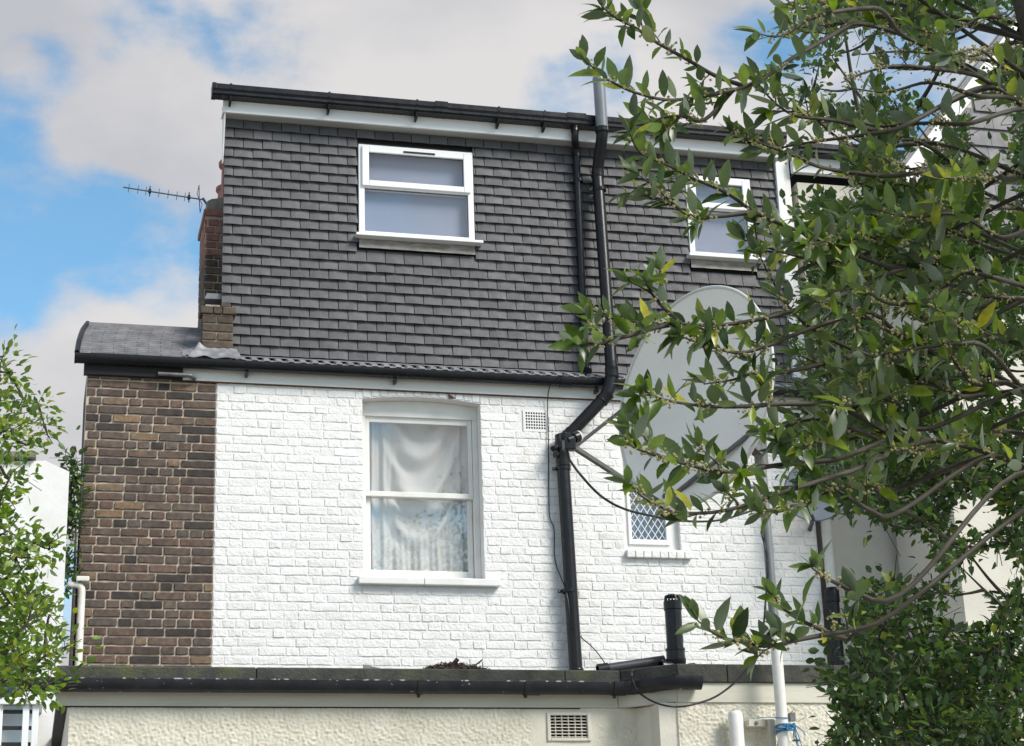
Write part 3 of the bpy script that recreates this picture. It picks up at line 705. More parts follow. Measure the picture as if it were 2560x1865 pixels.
# white house: floor level mass behind so nothing is hollow from the side
part('end_wall', MB().box(XR-.2, XR-.002, .262, 5, 0, 6.6), 'white_render', house)
part('rear_roof', MB().prism([(.15, 6.9), (1.0, 7.4), (2.6, 9.0), (2.6, 6.5), (.15, 6.5)], 1.6, XR-.05), 'roof_slate', house)

# ------------------------------------------------------------------ brown brick neighbour with chimney
BX0 = at(203, 1300, 0).x
nb = thing('brick_house', (BX0+.5, .1, 0), 'soot darkened brown brick house with slate roof left of the white one', 'house')
bw = part('brick_wall', MB().box(BX0, XB-.001, .009, .26, 0, 6.6), 'mortar', nb)
part('side_wall', MB().box(BX0+.004, XB-.01, .262, 1.28, 0, 6.59), 'brown_brick', nb)
bl = courses(BX0+.003, XB-.006, 3.45, 6.52, .0722, [], 21, mix=.3, joint=.013)
lay(bl, 0, 'brown_brick', bw, .0034, .004, limit=300, seed=9)
RZ, RY = at(300, 815, .5).z, .5
nR = 15
hx0 = at(192, 895, -.07).x
e = part('slate_roof', MB().prism([(-.05, GZ+.0), (-.05, GZ+.012), (RY, RZ-.02), (RY+.3, GZ+.02), (RY+.3, GZ)], BX0+.03, 1.37), 'underlay', nb)
for k in range(nR):
    t0, t1 = k/nR, (k+1.35)/nR
    ya, yb = -.07+(RY+.07)*t0, -.07+(RY+.07)*min(t1, 1); za, zb = GZ+.03+(RZ-GZ-.03)*t0, GZ+.03+(RZ-GZ-.03)*min(t1, 1)
    xl = hx0 + .075*(t0**2.2)
    x = xl; j = 0
    while x < 1.35:
        w = .19 if j or k % 2 else .1
        x2 = min(x+w, 1.36)
        part('slate', MB().prism([(ya, za+.002), (ya, za+.014), (yb, zb+.004), (yb, zb-.006)], x, x2-.004), 'roof_slate', e); x = x2; j += 1
part('ridge', MB().tube([(hx0+.085, RY, RZ-.03), (1.37, RY, RZ-.03)], .05, 14), 'roof_slate', nb, smooth=50)
part('hip_trim', MB().tube(smooth_path([(hx0+.0, -.07, GZ+.03), (hx0+.015, .1, GZ+.03+(RZ-GZ)*.33), (hx0+.045, .33, GZ+.03+(RZ-GZ)*.7), (hx0+.085, RY, RZ+.01)]), .022, 10), 'black_plastic', nb, smooth=50)
part('eaves_board', MB().box(BX0-.03, at(457, 940, -.02).x-.003, -.05, .008, ZF+.005, ZF+.13), 'dark', nb, bevel=.003)
part('waste_pipe', MB().tube(bend([(at(395, 936, -.06).x, -.075, at(395, 936, -.06).z), (at(478, 940, -.06).x, -.075, at(478, 940, -.06).z), (at(488, 941, -.06).x, -.03, at(488, 945, -.06).z)], .03), .017, 12), 'strut', nb, smooth=60)
# chimney stack behind the dormer edge
cx0, cx1, cy0, cy1 = at(514, 600, 1.15).x, at(514, 600, 1.15).x+.55, 1.15, 1.75
zc0, zred, zcap, ztop = 6.0, at(530, 640, 1.15).z, at(530, 540, 1.15).z, at(530, 493, 1.15).z
st = part('chimney_stack', MB().box(cx0, cx1, cy0+.008, cy1, zc0, zcap+.055), 'mortar', nb)
for (za, zb, mt, sd) in ((zc0, zred, 'chimney_brick', 31), (zred+.004, zcap, 'red_brick', 33)):
    lay(courses(cx0+.003, cx1-.003, za, zb+.02, .0735, [], sd), cy0, mt, st, .003, .004, seed=sd)
    vs = MB()
    for (p, q, z, zt_) in courses(cy0+.004, cy1-.004, za, zb+.02, .0735, [], sd+7):
        b_vs, b_fs = brick_mesh(q-p, zt_-z, .003, .003, int(p*1000+z*777))
        part('brick', MB().add([(cx0+v[1]-.002, (p+q)/2-v[0], v[2]+(z+zt_)/2) for v in b_vs], b_fs), mt, st, smooth=38)
part('oversail_course', MB().box(cx0-.022, cx1, cy0-.022, cy1+.02, zcap, zcap+.058), 'red_brick', st, bevel=.004)
cvs = MB().prism([(cx0-.0, zcap+.059), (cx0+.004, ztop-.035), (cx0+.05, ztop-.008), (cx0+.2, ztop+.02), (cx1, ztop+.02), (cx1, zcap+.059)], cy0+.005, cy1, 'y')
part('chimney_cap', cvs, 'cement', st, bevel=.015)
pc = at(581, 495, 1.4)
zp0, zp1 = ztop-.03, at(560, 402, 1.4).z
part('chimney_pot', MB().lathe((pc.x, 1.42, zp0), [(.125, 0), (.13, .03), (.11, .06), (.102, zp1-zp0-.06), (.128, zp1-zp0-.05), (.132, zp1-zp0-.015), (.122, zp1-zp0), (.09, zp1-zp0), (.085, zp1-zp0-.2)], 26), 'terracotta', st, smooth=40)
part('chimney_pot', MB().lathe((pc.x-.015, 1.62, zp0), [(.13, 0), (.14, .05), (.14, .09), (.11, .12), (.1, .3), (.12, .31), (.12, .34), (.09, .34)], 26), 'terracotta', st, smooth=40)
part('lead_saddle', MB().prism([(at(506, 765, .3).x, at(506, 765, .3).z), (at(512, 752, .3).x, at(512, 750, .3).z), (at(556, 752, .3).x, at(556, 752, .3).z), (at(562, 765, .3).x, at(556, 766, .3).z)], .13, .45, 'y'), 'lead', nb, bevel=.006)
# brick pier on the party line in front of the dormer edge
p0, p1 = 1.212, 1.466
pz0, pz1 = roofz(-.03), at(540, 768, -.03).z
pier = part('party_pier', MB().box(p0+.004, p1-.004, -.022, .112, pz0-.02, pz1-.012), 'mortar', nb)
z = pz1; k = 0
while z > pz0+.03:
    H = .064; over = .02 if k == 0 else 0
    cuts = [(p0, p0+.08), (p0+.088, p0+.155), (p0+.163, p1)] if k == 0 else ([(p0, p0+.115), (p0+.124, p1)] if k % 2 else [(p0, p1)])
    for ci, (a, b) in enumerate(cuts):
        a2 = a-over if ci == 0 else a; b2 = b+over if ci == len(cuts)-1 else b
        part('brick', MB().box(a2, b2, -.034-over-rnd.uniform(0, .004), .108, z-H, z), 'chimney_brick', pier, bevel=.007)
    z -= .0755; k += 1
part('brick', MB().box(p0+.15, p0+.235, -.02, .1, pz1+.004, pz1+.05), 'chimney_brick', pier, bevel=.012)
part('mortar_cap', MB().prism([(-.03, pz1+.001), (-.01, pz1+.03), (.1, pz1+.035), (.1, pz1+.001)], p0+.02, p0+.145), 'cement', pier, bevel=.008)
vs, n1_, n2_ = [], 26, 12
for i in range(n1_+1):
    for j in range(n2_+1):
        u, v = i/n1_, j/n2_
        x = p0-.09*v + u*(p1-p0+.06+.14*v) - .03
        y = -.045 - .075*v + .02*mnoise.noise((u*4, v*3, 7))*v
        zz = pz0+.085 - .11*v**.8 + .02*mnoise.noise((u*5, v*4, 1)) + (.05*max(0, 1-abs(u-.03)*7))*(1-v) - .0*u
        vs.append((x, y, zz))
part('lead_flashing', MB().add(vs, [(i*(n2_+1)+j, i*(n2_+1)+j+1, (i+1)*(n2_+1)+j+1, (i+1)*(n2_+1)+j) for i in range(n1_) for j in range(n2_)]), 'lead', nb, smooth=180)
vs = []
for i in range(13):
    for j in range(5):
        u, v = i/12, j/4; a = Vector((p0-.16+u*.16, -.07+.02*v, 0)); y = -.075+v*.2*(1-.55*(1-u))
        vs.append((a.x, y, GZ+.048+(y+.07)*(RZ-GZ-.03)/(RY+.07) + .012*mnoise.noise((u*6, v*4, 9)) + .03*u*u))
part('lead_flashing', MB().add(vs, [(i*5+j, (i+1)*5+j, (i+1)*5+j+1, i*5+j+1) for i in range(12) for j in range(4)]), 'lead', nb, smooth=180)
# white drainpipe with elbow at the far left of the brick wall
e0 = at(166, 1462, -.12); e1 = at(206, 1462, -.12); e2 = at(197, 1700, -.12)
wp = part('white_downpipe', MB().tube(bend([e0, e1, Vector((e1.x-.005, e1.y, 3.0))], .06), .026, 14), 'white_pipe', nb, smooth=50)
part('hopper', MB().box(e1.x-.05, e1.x+.05, e1.y-.05, e1.y+.05, e1.z+.02, e1.z+.06), 'white_pipe', wp, bevel=.008)

# TV aerial
ta = thing('tv_aerial', (at(505, 495, 1.3).x, 1.3, ztop), 'thin rod television aerial pointing left from the chimney top', 'aerial')
A, B = at(308, 468, 1.3), at(512, 500, 1.3)
part('boom', MB().tube([A, B], .007, 8), 'aerial', ta, smooth=60)
for px in (322, 345, 365, 397, 420, 442, 462):
    t = (px-308)/204; c = A.lerp(B, t)
    part('director', MB().tube([c+Vector((.003, 0, .042)), c+Vector((-.004, 0, -.042))], .0032, 6), 'aerial', ta)
for px in (374, 472):
    c = A.lerp(B, (px-308)/204)
    part('clamp', MB().box(c.x-.012, c.x+.012, c.y-.02, c.y+.02, c.z-.014, c.z+.018).tube([c+Vector((.002, 0, .055)), c+Vector((0, 0, -.05))], .005, 6).tube([c, c+Vector((.05, -.01, -.012))], .004, 6), 'dark', ta)
c = A.lerp(B, .93)
for q in ((-.012, .095), (.02, -.09)):
    part('reflector', MB().tube([c, c+Vector((q[0], -.1, q[1]))], .004, 6).tube([c, c+Vector((q[0], .1, q[1]))], .004, 6).tube([c+Vector((q[0], -.1, q[1])), c+Vector((q[0], .1, q[1]))], .003, 6), 'aerial', ta)
part('mast', MB().tube([B+Vector((-.02, 0, .02)), B+Vector((.03, .02, -.05)), B+Vector((.06, .02, -.2))], .011, 8), 'aerial', ta)

# ------------------------------------------------------------------ rear extension
ZC = 1.6+1.912; EY, EYR = -3.29, -3.56
EX0 = at(172, 1800, EY).x; CX0 = at(140, 1680, EY).x
XC1, XC2, XE = 3.62, 3.905, 5.6
ex = thing('rear_extension', (3, -2, 0), 'single storey cream roughcast extension with mossy flat roof edge', 'extension')
cp = MB()
def coping(x0, x1, y, nm='coping'):
    return part(nm, MB().prism([(y-.03, ZC-.115), (y-.03, ZC-.004), (y-.02, ZC), (y+.25, ZC), (y+.25, ZC-.115)], x0, x1), 'coping', ex, bevel=.006)
xs = [CX0, at(640, 1690, EY).x, at(1410, 1690, EY).x, XC1]
for a, b in zip(xs, xs[1:]): coping(a, b-.004, EY)
def quadprism(a, b, t, z0, z1):          # a, b: (x, y) front corners of an oblique block of depth t
    return MB().prism([a, b, (b[0]+.01, b[1]+t), (a[0], a[1]+t)], z0, z1, 'z')
part('coping', quadprism((XC1, EY-.03), (XC2, EYR-.03), .3, ZC-.115, ZC), 'coping', ex, bevel=.006)
xs = [XC2+.003, at(1815, 1690, EYR).x, XE]
for a, b in zip(xs, xs[1:]): coping(a, b-.004, EYR)
part('flat_roof', MB().box(CX0+.02, XE, EY+.22, -.001, ZC-.13, ZC-.06), 'felt', ex)
# fascia boards
FZ0, FZ1 = at(900, 1769, EY).z, ZC-.116
part('fascia_board', MB().box(EX0-.08, 3.6, EY-.012, EY+.05, FZ0+.003, FZ1), 'cream_board', ex, bevel=.003)
FR0 = at(1850, 1757, EYR).z
part('fascia_board', MB().box(XC2+.0, XE, EYR-.012, EYR+.05, FR0, FZ1), 'cream_board', ex, bevel=.003)
part('fascia_board', quadprism((3.603, EY-.012), (XC2-.002, EYR-.012), .06, FZ0+.004, FZ1-.001), 'cream_board', ex)
# roughcast walls: real relief near the top that the photo shows
vx0, vx1, vz0, vz1 = at(1373, 1815, EY).x, at(1471, 1815, EY).x, at(1420, 1848, EY).z, at(1420, 1786, EY).z
def roughcast(x0, x1, y, z0, z1, hole=None, smoothzones=(), step=.0066):
    nx, nz = int((x1-x0)/step), int((z1-z0)/step); vs = []; fs = []
    for j in range(nz+1):
        for i in range(nx+1):
            x, z = x0+(x1-x0)*i/nx, z0+(z1-z0)*j/nz
            k = 1.0
            for (a, b, c, d) in smoothzones:
                dx = max(a-x, x-b, 0); dz = max(c-z, z-d, 0); k = min(k, min(1, math.hypot(dx, dz)/.05))
            h = mnoise.noise((x*62, z*66, y*7))*.7 + mnoise.noise((x*110, z*110, 3+y))*.4
            h = max(h, -.25)
            vs.append((x, y - k*.012*h - .004*mnoise.noise((x*5, z*5, 1)), z))
    for j in range(nz):
        for i in range(nx):
            if hole:
                x, z = x0+(x1-x0)*(i+.5)/nx, z0+(z1-z0)*(j+.5)/nz
                if hole[0] < x < hole[1] and hole[2] < z < hole[3]: continue
            k = j*(nx+1)+i; fs.append((k, k+1, k+nx+2, k+nx+1))
    return MB().add(vs, fs)
ZR = 2.9
part('roughcast_wall', roughcast(EX0, 3.72, EY, ZR, FZ0+.001, (vx0, vx1, vz0, vz1), ((vx0-.09, vx1+.05, vz0-.05, FZ0), (3.45, 3.8, 3.2, 3.5))), 'roughcast', ex, smooth=180)
part('roughcast_wall', roughcast(XC2, XE, EYR, ZR, FR0-.001), 'roughcast', ex, smooth=180)
vs = []                                  # rounded return between the two walls
nn = 8
for j in range(31):
    for i in range(nn+1):
        t = i/nn; z = ZR+(FZ0-ZR)*j/30
        vs.append((3.72+(XC2-3.72)*t, EY+(EYR-EY)*t - .006*mnoise.noise((t*8, z*40, 2)), z))
part('roughcast_return', MB().add(vs, [(j*(nn+1)+i, j*(nn+1)+i+1, (j+1)*(nn+1)+i+1, (j+1)*(nn+1)+i) for j in range(30) for i in range(nn)]), 'roughcast', ex, smooth=180)
lwm = MB().box(EX0, vx0, EY+.012, EY+.2, ZR-.002, FZ0).box(vx1, 3.75, EY+.012, EY+.2, ZR-.002, FZ0).box(vx0, vx1, EY+.012, EY+.2, ZR-.002, vz0).box(vx0, vx1, EY+.012, EY+.2, vz1, FZ0)
lwm.box(EX0, 3.72, EY, EY+.2, 0, ZR-.003).box(XC2-.12, XE, EYR+.012, EYR+.2, ZR-.002, FR0).box(XC2, XE, EYR, EYR+.2, 0, ZR-.003).box(EX0+.001, EX0+.2, EY+.21, -.001, 0, ZC-.14)
lwm.prism([(3.722, EY+.004), (XC2-.002, EYR+.004), (XC2-.002, EYR+.19), (3.722, EY+.19)], 0, ZR-.004, 'z')
part('wall_core', lwm, 'cream_wall', ex)
part('fascia_seam', MB().box(EX0-.08, 3.35, EY-.009, EY+.02, FZ0-.004, FZ0+.002), 'dark', ex)
# wall vent
vf = part('wall_vent', MB().box(vx0-.015, vx0+.008, EY-.012, EY+.02, vz0-.012, vz1+.012).box(vx1-.008, vx1+.015, EY-.012, EY+.02, vz0-.012, vz1+.012).box(vx0+.008, vx1-.008, EY-.011, EY+.02, vz1-.006, vz1+.012).box(vx0+.008, vx1-.008, EY-.011, EY+.02, vz0-.012, vz0+.006), 'cream_wall', ex, bevel=.004)
part('vent_shade', MB().box(vx0, vx1, EY+.05, EY+.06, vz0, vz1), 'dark', vf)  # near-black plate painted in for the shade behind the slats
for i in range(7):
    z = vz0+.008+(vz1-vz0-.016)*(i+.5)/7
    part('slat', MB().prism([(EY-.002, z-.007), (EY+.0, z-.003), (EY+.035, z+.006), (EY+.035, z+.002)], vx0+.004, vx1-.004), 'cream_wall', vf)
for i in range(1, 6):
    x = vx0+(vx1-vx0)*i/6
    part('mullion', MB().box(x-.0025, x+.0025, EY+.002, EY+.03, vz0+.004, vz1-.004), 'cream_wall', vf)
# old gutter with joints, an angled end section
OZ, OY = at(900, 1703, EY-.09).z - .004, EY-.085
opf = [(a, b) for a, b in halfround(.056, .005, .006, squash=1.25)]
og = part('old_gutter', MB().prism([(OY+a, OZ+b) for a, b in opf], at(45, 1700, OY).x, at(1560, 1720, OY).x), 'old_black', ex, smooth=35)
for pa, pb in ((1041, 1056), (1308, 1348), (1530, 1562)):
    a, b = at(pa, 1715, OY).x, at(pb, 1715, OY).x
    part('gutter_joint', MB().prism([(OY+u*1.09, OZ+v*1.09) for u, v in opf], a, b).box(a+.004, a+.02, OY-.01, OY+.01, OZ-.092, OZ-.07), 'old_black', og, smooth=35)
part('worn_lip', MB().prism([(OY-.0575, OZ+.0005), (OY-.0575, OZ+.0075), (OY-.050, OZ+.0075), (OY-.050, OZ+.0063), (OY-.0565, OZ+.0063), (OY-.0565, OZ+.0005)], at(45, 1700, OY).x, at(1528, 1720, OY).x), 'flaked', og)
def swept(pts, prof, mat, nm, parent):
    vs = []; n = len(prof)
    for i, p in enumerate(pts):
        p = Vector(p); t = (Vector(pts[min(i+1, len(pts)-1)])-Vector(pts[max(i-1, 0)])); t.z = 0; t.normalize(); sd = Vector((-t.y, t.x, 0))
        for a, b in prof: vs.append(p + sd*a + Vector((0, 0, b)))
    fs = [(i*n+k, i*n+(k+1) % n, (i+1)*n+(k+1) % n, (i+1)*n+k) for i in range(len(pts)-1) for k in range(n)] + [tuple(range(n-1, -1, -1)), tuple((len(pts)-1)*n+k for k in range(n))]
    return part(nm, MB().add(vs, fs), mat, parent, smooth=35)
gx = at(1562, 1720, OY).x
ge = [(gx+.001, OY, OZ), (gx+.06, OY-.01, OZ), (gx+.13, OY-.10, OZ), (gx+.19, OY-.20, OZ), (gx+.25, OY-.255, OZ-.002), (at(1752, 1725, OY-.26).x, OY-.265, OZ-.004)]
swept([ge[0], ge[1], ge[2]], opf, 'old_black', 'gutter_angle', og); swept([Vector(ge[2])+Vector((.001, -.002, 0)), ge[3], ge[4], ge[5]], [(a*1.08, b*1.05) for a, b in opf], 'old_black', 'gutter_angle', og)

# vent pipe standing on the flat roof, with its branch
V0 = at(1690, 1655, -3.2); V0.z = ZC-.06; V1 = at(1681, 1503, -3.2)
vp = thing('roof_vent_pipe', V0, 'stubby black vent pipe with slotted cap upright on the flat roof', 'vent pipe')
vdir = (V1-V0).normalized(); VL = (V1-V0).length
part('pipe', MB().lathe(V0, [(.0, 0), (.055, .0), (.055, VL-.01), (.05, VL-.01), (.0, VL-.012)], 24, vdir), 'black_plastic', vp, smooth=40)
part('socket', MB().lathe(V0+vdir*.06, [(.055, 0), (.063, .004), (.063, .07), (.066, .075), (.066, .1), (.061, .104), (.061, .15), (.064, .152), (.064, .165), (.055, .17)], 24, vdir), 'black_plastic', vp, smooth=40)
cpv = MB().lathe(V0+vdir*(VL-.06), [(.0555, 0), (.0605, .003), (.0605, .055), (.056, .058)], 24, vdir)
part('collar', cpv, 'black_plastic', vp, smooth=40)
ux = vdir.orthogonal().normalized(); uy = vdir.cross(ux)
for k in range(14):
    th = 2*math.pi*k/14; c = V0+vdir*VL+(ux*math.cos(th)+uy*math.sin(th))*.054
    part('cap_rib', MB().bar(c-vdir*.005, c+vdir*.03-(ux*math.cos(th)+uy*math.sin(th))*.006, .012, .006, (ux*math.cos(th)+uy*math.sin(th))), 'black_plastic', vp)
part('cap', MB().lathe(V0+vdir*(VL+.028), [(.052, 0), (.05, .008), (.03, .016), (0, .018)], 24, vdir), 'black_plastic', vp, smooth=40)
bz = ZC+.03
part('branch', MB().tube([(V0.x+.05, -3.2, bz), (V0.x+.125, -3.2, bz+.004)], .035, 16).tube([(V0.x+.09, -3.2, bz), (V0.x+.128, -3.2, bz+.004)], .04, 16), 'black_plastic', vp, smooth=40)
part('branch', MB().lathe((V0.x-.045, -3.22, bz+.005), [(.045, 0), (.045, .05), (.05, .052), (.05, .075), (.04, .075), (.038, .01), (0, .008)], 18, (-1, -.15, 0)), 'black_plastic', vp, smooth=40)
# loose length of square pipe lying on the roof
q0, q1 = at(1520, 1672, -3.08), at(1660, 1651, -3.08)
lp = thing('loose_pipe', (q0.x, q0.y, ZC-.06), 'length of black pipe lying on the flat roof against the vent pipe', 'pipe')
d = (q1-q0).normalized(); sdv = d.cross(Vector((0, 0, 1))).normalized(); uv = sdv.cross(d)
part('pipe', MB().tube([q0, q1], .034, 16), 'grey_plastic', lp, smooth=40)
part('open_end', MB().lathe(q0-d*.07, [(.034, .075), (.041, .07), (.041, 0), (.035, 0), (.033, .06), (0, .06)], 16, d), 'black_plastic', lp, smooth=40)
# leaf litter and a slate offcut behind the roof edge
lt = thing('leaf_litter', at(1130, 1672, -3.15), 'heap of brown dead leaves and twigs on the flat roof edge', 'leaf litter')
ROOTS[lt].z = ZC; lt.location.z = ZC
vs, fs = [], []; n1_, n2_ = 34, 10; xa, xb = at(1048, 1672, -3.15).x, at(1218, 1674, -3.15).x
for i in range(n1_+1):
    for j in range(n2_+1):
        u, v = i/n1_, j/n2_; x = xa+(xb-xa)*u; y = -3.27+.2*v
        h = .062*math.sin(math.pi*u)**.6*math.sin(math.pi*v)**.5*(.75+.7*mnoise.noise((x*22, y*22, 0))) + .012*mnoise.noise((x*70, y*70, 4))
        vs.append((x, y, ZC-.002+max(0, h)))
fs = [(i*(n2_+1)+j, (i+1)*(n2_+1)+j, (i+1)*(n2_+1)+j+1, i*(n2_+1)+j+1) for i in range(n1_) for j in range(n2_)]
setp(part('mound', MB().add(vs, fs), 'litter', lt), kind='stuff')
m = MB(); rr_ = random.Random(8)
for i in range(260):
    u, v = rr_.random(), rr_.random(); x = xa+(xb-xa)*u; y = -3.27+.14*v
    h = .06*math.sin(math.pi*u)**.6*math.sin(math.pi*v)**.5*rr_.uniform(.6, 1.05)
    c = Vector((x, y, ZC+h)); a = Vector((rr_.gauss(0, 1), rr_.gauss(0, 1), rr_.gauss(0, .5))).normalized(); b = a.orthogonal().normalized(); l, w = rr_.uniform(.012, .03), rr_.uniform(.004, .009)
    nrm = a.cross(b)*.003
    m.add([c-a*l, c+b*w+nrm, c+a*l, c-b*w+nrm], [(0, 1, 2, 3)])
m.tube([(xb-.11, -3.2, ZC+.03), (xb-.05, -3.22, ZC+.075), (xb-.045, -3.22, ZC+.02)], .004, 5).tube([(xb-.09, -3.2, ZC+.045), (xb-.06, -3.2, ZC+.06), (xb-.04, -3.2, ZC+.085)], .003, 5).tube([(xa+.2, -3.2, ZC+.04), (xa+.235, -3.22, ZC+.08)], .014, 6)
setp(part('dead_leaves', m, 'litter', lt), kind='stuff')
sa = at(907, 1658, -3.22); sb = at(975, 1672, -3.22)
so_ = part('slate_offcut', MB().prism([(sa.x, ZC-.001), (sa.x+.002, ZC+.038), (sb.x, ZC+.002), (sb.x, ZC-.001)], -3.23, -3.215, 'y'), 'eaves_tile', None, bevel=.002)
setp(so_, 'small wedge of grey slate standing on the flat roof edge', 'slate')

# ------------------------------------------------------------------ satellite dish on its pole
PY = -3.72
PX = at(1931, 1500, PY).x
pt = at(1903, 1085, PY).z; zsw = at(1940, 1592, PY).z
sd = thing('satellite_dish', (PX, PY, 0), 'large pale grey satellite dish on a tall pole in front of the white wall', 'satellite dish')
part('pole', MB().tube([(PX, PY, zsw-.1), (PX, PY, pt)], .031, 18), 'galvanised', sd, smooth=40)
part('pole_sleeve', MB().tube([(PX, PY, 0), (PX, PY, zsw)], .036, 18), 'white_pipe', sd, smooth=40)
part('pole_collar', MB().lathe((PX, PY, at(1915, 1287, PY).z), [(.031, 0), (.0335, .002), (.0335, .02), (.031, .022)], 18), 'dark_strut', sd, smooth=40)
C = at(1732, 990, -4.0)
tocam = (CAM-C).normalized(); left = (-_r); upv = _u
nrm = (tocam*.59 + (left*.953+upv*.303)*.807).normalized()
ea = (upv*.953 + _r*.303); ea = (ea - nrm*ea.dot(nrm)).normalized(); eb = nrm.cross(ea)
RA = 283/FPX*(C-CAM).dot(_f); RB = RA*.98
vs = []; nr_, na_ = 14, 56; dep = .13
for side in (0, 1):
    for i in range(nr_+1):
        t = i/nr_
        for k in range(na_):
            th = 2*math.pi*k/na_; p = C + ea*(RA*t*math.cos(th)) + eb*(RB*t*math.sin(th)) - nrm*(dep*(1-t*t)) - nrm*(.006*side)
            vs.append(p)
fs = []
o_ = (nr_+1)*na_
for i in range(nr_):
    for k in range(na_):
        k2 = (k+1) % na_
        fs.append((i*na_+k, i*na_+k2, (i+1)*na_+k2, (i+1)*na_+k)); fs.append((o_+i*na_+k2, o_+i*na_+k, o_+(i+1)*na_+k, o_+(i+1)*na_+k2))
part('reflector', MB().add(vs, fs), 'dish', sd, smooth=180)
rim = [C + ea*(RA*math.cos(2*math.pi*k/64)) + eb*(RB*math.sin(2*math.pi*k/64)) - nrm*.004 for k in range(65)]
part('rim', MB().tube(rim, .012, 8, cap=False), 'dish_rim', sd, smooth=180)
LN = at(1432, 1096, C.y-.42)
foot = C - ea*(RA*.985) - nrm*.0
part('feed_arm', MB().bar(LN+Vector((-.02, 0, -.04)), foot, .028, .028), 'strut', sd, bevel=.003)
lr = min(rim, key=lambda p: abs(proj(p)[0]-1556)+abs(proj(p)[1]-1022)*.6)
part('side_strut', MB().tube([LN+Vector((.0, .02, -.06)), lr - nrm*.02], .012, 10), 'dark_strut', sd, smooth=60)
rr2 = min(rim, key=lambda p: abs(proj(p)[0]-1885)+abs(proj(p)[1]-1040)*.6)
part('side_strut', MB().tube([foot+eb*.0-nrm*.03, rr2-nrm*.03], .016, 10), 'strut', sd, smooth=60)
part('feed_clamp', MB().box(LN.x-.06, LN.x+.01, LN.y-.03, LN.y+.03, LN.z-.075, LN.z-.005).tube([LN+Vector((-.05, 0, -.01)), LN+Vector((-.05, 0, .03))], .03, 12), 'black_plastic', sd, bevel=.006)
fd = (C-LN).normalized()
part('lnb', MB().lathe(LN-fd*.05, [(0, 0), (.022, 0), (.022, .05), (.034, .055), (.036, .09), (0, .092)], 18, fd), 'black_plastic', sd, smooth=40)
part('lnb_cap', MB().lathe(LN+fd*.042, [(.036, 0), (.034, .014), (.02, .022), (0, .024)], 18, fd), 'dish_rim', sd, smooth=60)
bk = C - nrm*(dep+.006)
part('back_bracket', MB().bar(bk, Vector((PX, PY, pt-.12)), .07, .09).lathe((PX, PY, pt-.22), [(.032, 0), (.045, 0), (.045, .2), (.032, .2)], 18), 'strut', sd, bevel=.004)
part('back_strut', MB().tube([foot-nrm*.01+ea*.04, Vector((PX, PY, pt-.35))], .014, 10), 'strut', sd, smooth=60)
cable('dish_cable', [LN+Vector((-.04, .02, -.06)), at(1425, 1150, LN.y+.05), at(1450, 1185, LN.y), at(1500, 1238, LN.y+.05), at(1560, 1272, LN.y+.1), at(1640, 1292, LN.y+.2), at(1700, 1302, LN.y+.3), at(1800, 1300, PY-.1), Vector((PX-.02, PY-.05, at(1912, 1270, PY).z))], .0075, None, 'black cable sagging from the dish feed across the leaded window', 'cable')
cable('looping_cable', [Vector((PX-.045, PY-.01, at(1912, 1330, PY).z)), at(1918, 1400, PY-.03), at(1914, 1500, PY-.03), at(1902, 1600, PY-.05), at(1862, 1680, PY-.05), at(1800, 1735, PY-.05), at(1745, 1758, PY-.05), at(1690, 1767, PY-.05), at(1640, 1757, PY), at(1600, 1733, EY-.2), at(1583, 1705, EY-.18), at(1579, 1683, EY-.17), at(1586, 1675, EY-.1), at(1602, 1681, EY+.06)], .0065, None, 'black cable looping from the pole down to the flat roof corner', 'cable')
# blue rope round the white sleeve
rp = thing('blue_rope', (PX, PY, at(1945, 1815, PY).z), 'blue twine knotted round the white pole sleeve', 'rope')
zk = at(1948, 1820, PY).z
for k, dz in enumerate((.0, -.011, -.021, .012)):
    ring = [(PX+.042*math.cos(t), PY+.042*math.sin(t), zk+dz+.008*math.sin(t+k)) for t in [2*math.pi*i/24 for i in range(25)]]
    part('turn', MB().tube(ring, .005, 6), 'rope', rp, smooth=60)
kx = PX+.012; ky = PY-.046
part('knot', MB().tube(smooth_path([(kx-.02, ky, zk+.01), (kx+.01, ky-.014, zk-.01), (kx+.03, ky-.006, zk+.004), (kx+.008, ky-.016, zk+.015), (kx-.01, ky-.014, zk-.012), (kx+.03, ky-.012, zk-.02)]), .007, 6), 'rope', rp, smooth=60)
rr_ = random.Random(2)
for i in range(7):
    e_ = Vector((kx+.03+rr_.uniform(0, .06), ky-rr_.uniform(0, .03), zk-rr_.uniform(.02, .12)))
    part('loose_end', MB().tube(smooth_path([(kx+.01, ky-.01, zk), (kx+.03+rr_.uniform(0, .02), ky-.02, zk+rr_.uniform(-.02, .02)), e_, e_+Vector((rr_.uniform(-.02, .03), 0, -rr_.uniform(.01, .04)))]), .003, 5), 'rope', rp, smooth=60)
z2 = at(1945, 1795, PY).z
part('turn', MB().tube([(PX+.041*math.cos(t), PY+.041*math.sin(t), z2+.004*math.sin(t)) for t in [2*math.pi*i/24 for i in range(25)]], .003, 6).tube(smooth_path([(PX-.04, PY-.01, z2), (PX-.1, PY+.01, z2+.006), (PX-.16, PY+.02, z2+.002)]), .003, 5), 'rope', rp, smooth=60)
wk = MB().tube(smooth_path([(PX+.04, PY-.02, z2+.01), (PX+.08, PY-.03, z2+.05), (PX+.09, PY, z2-.02), (PX+.16, PY, z2+.005)]), .002, 5).box(PX+.05, PX+.085, PY-.02, PY+.02, z2-.02, z2+.03)
part('wire_tie', wk, 'strut', rp)
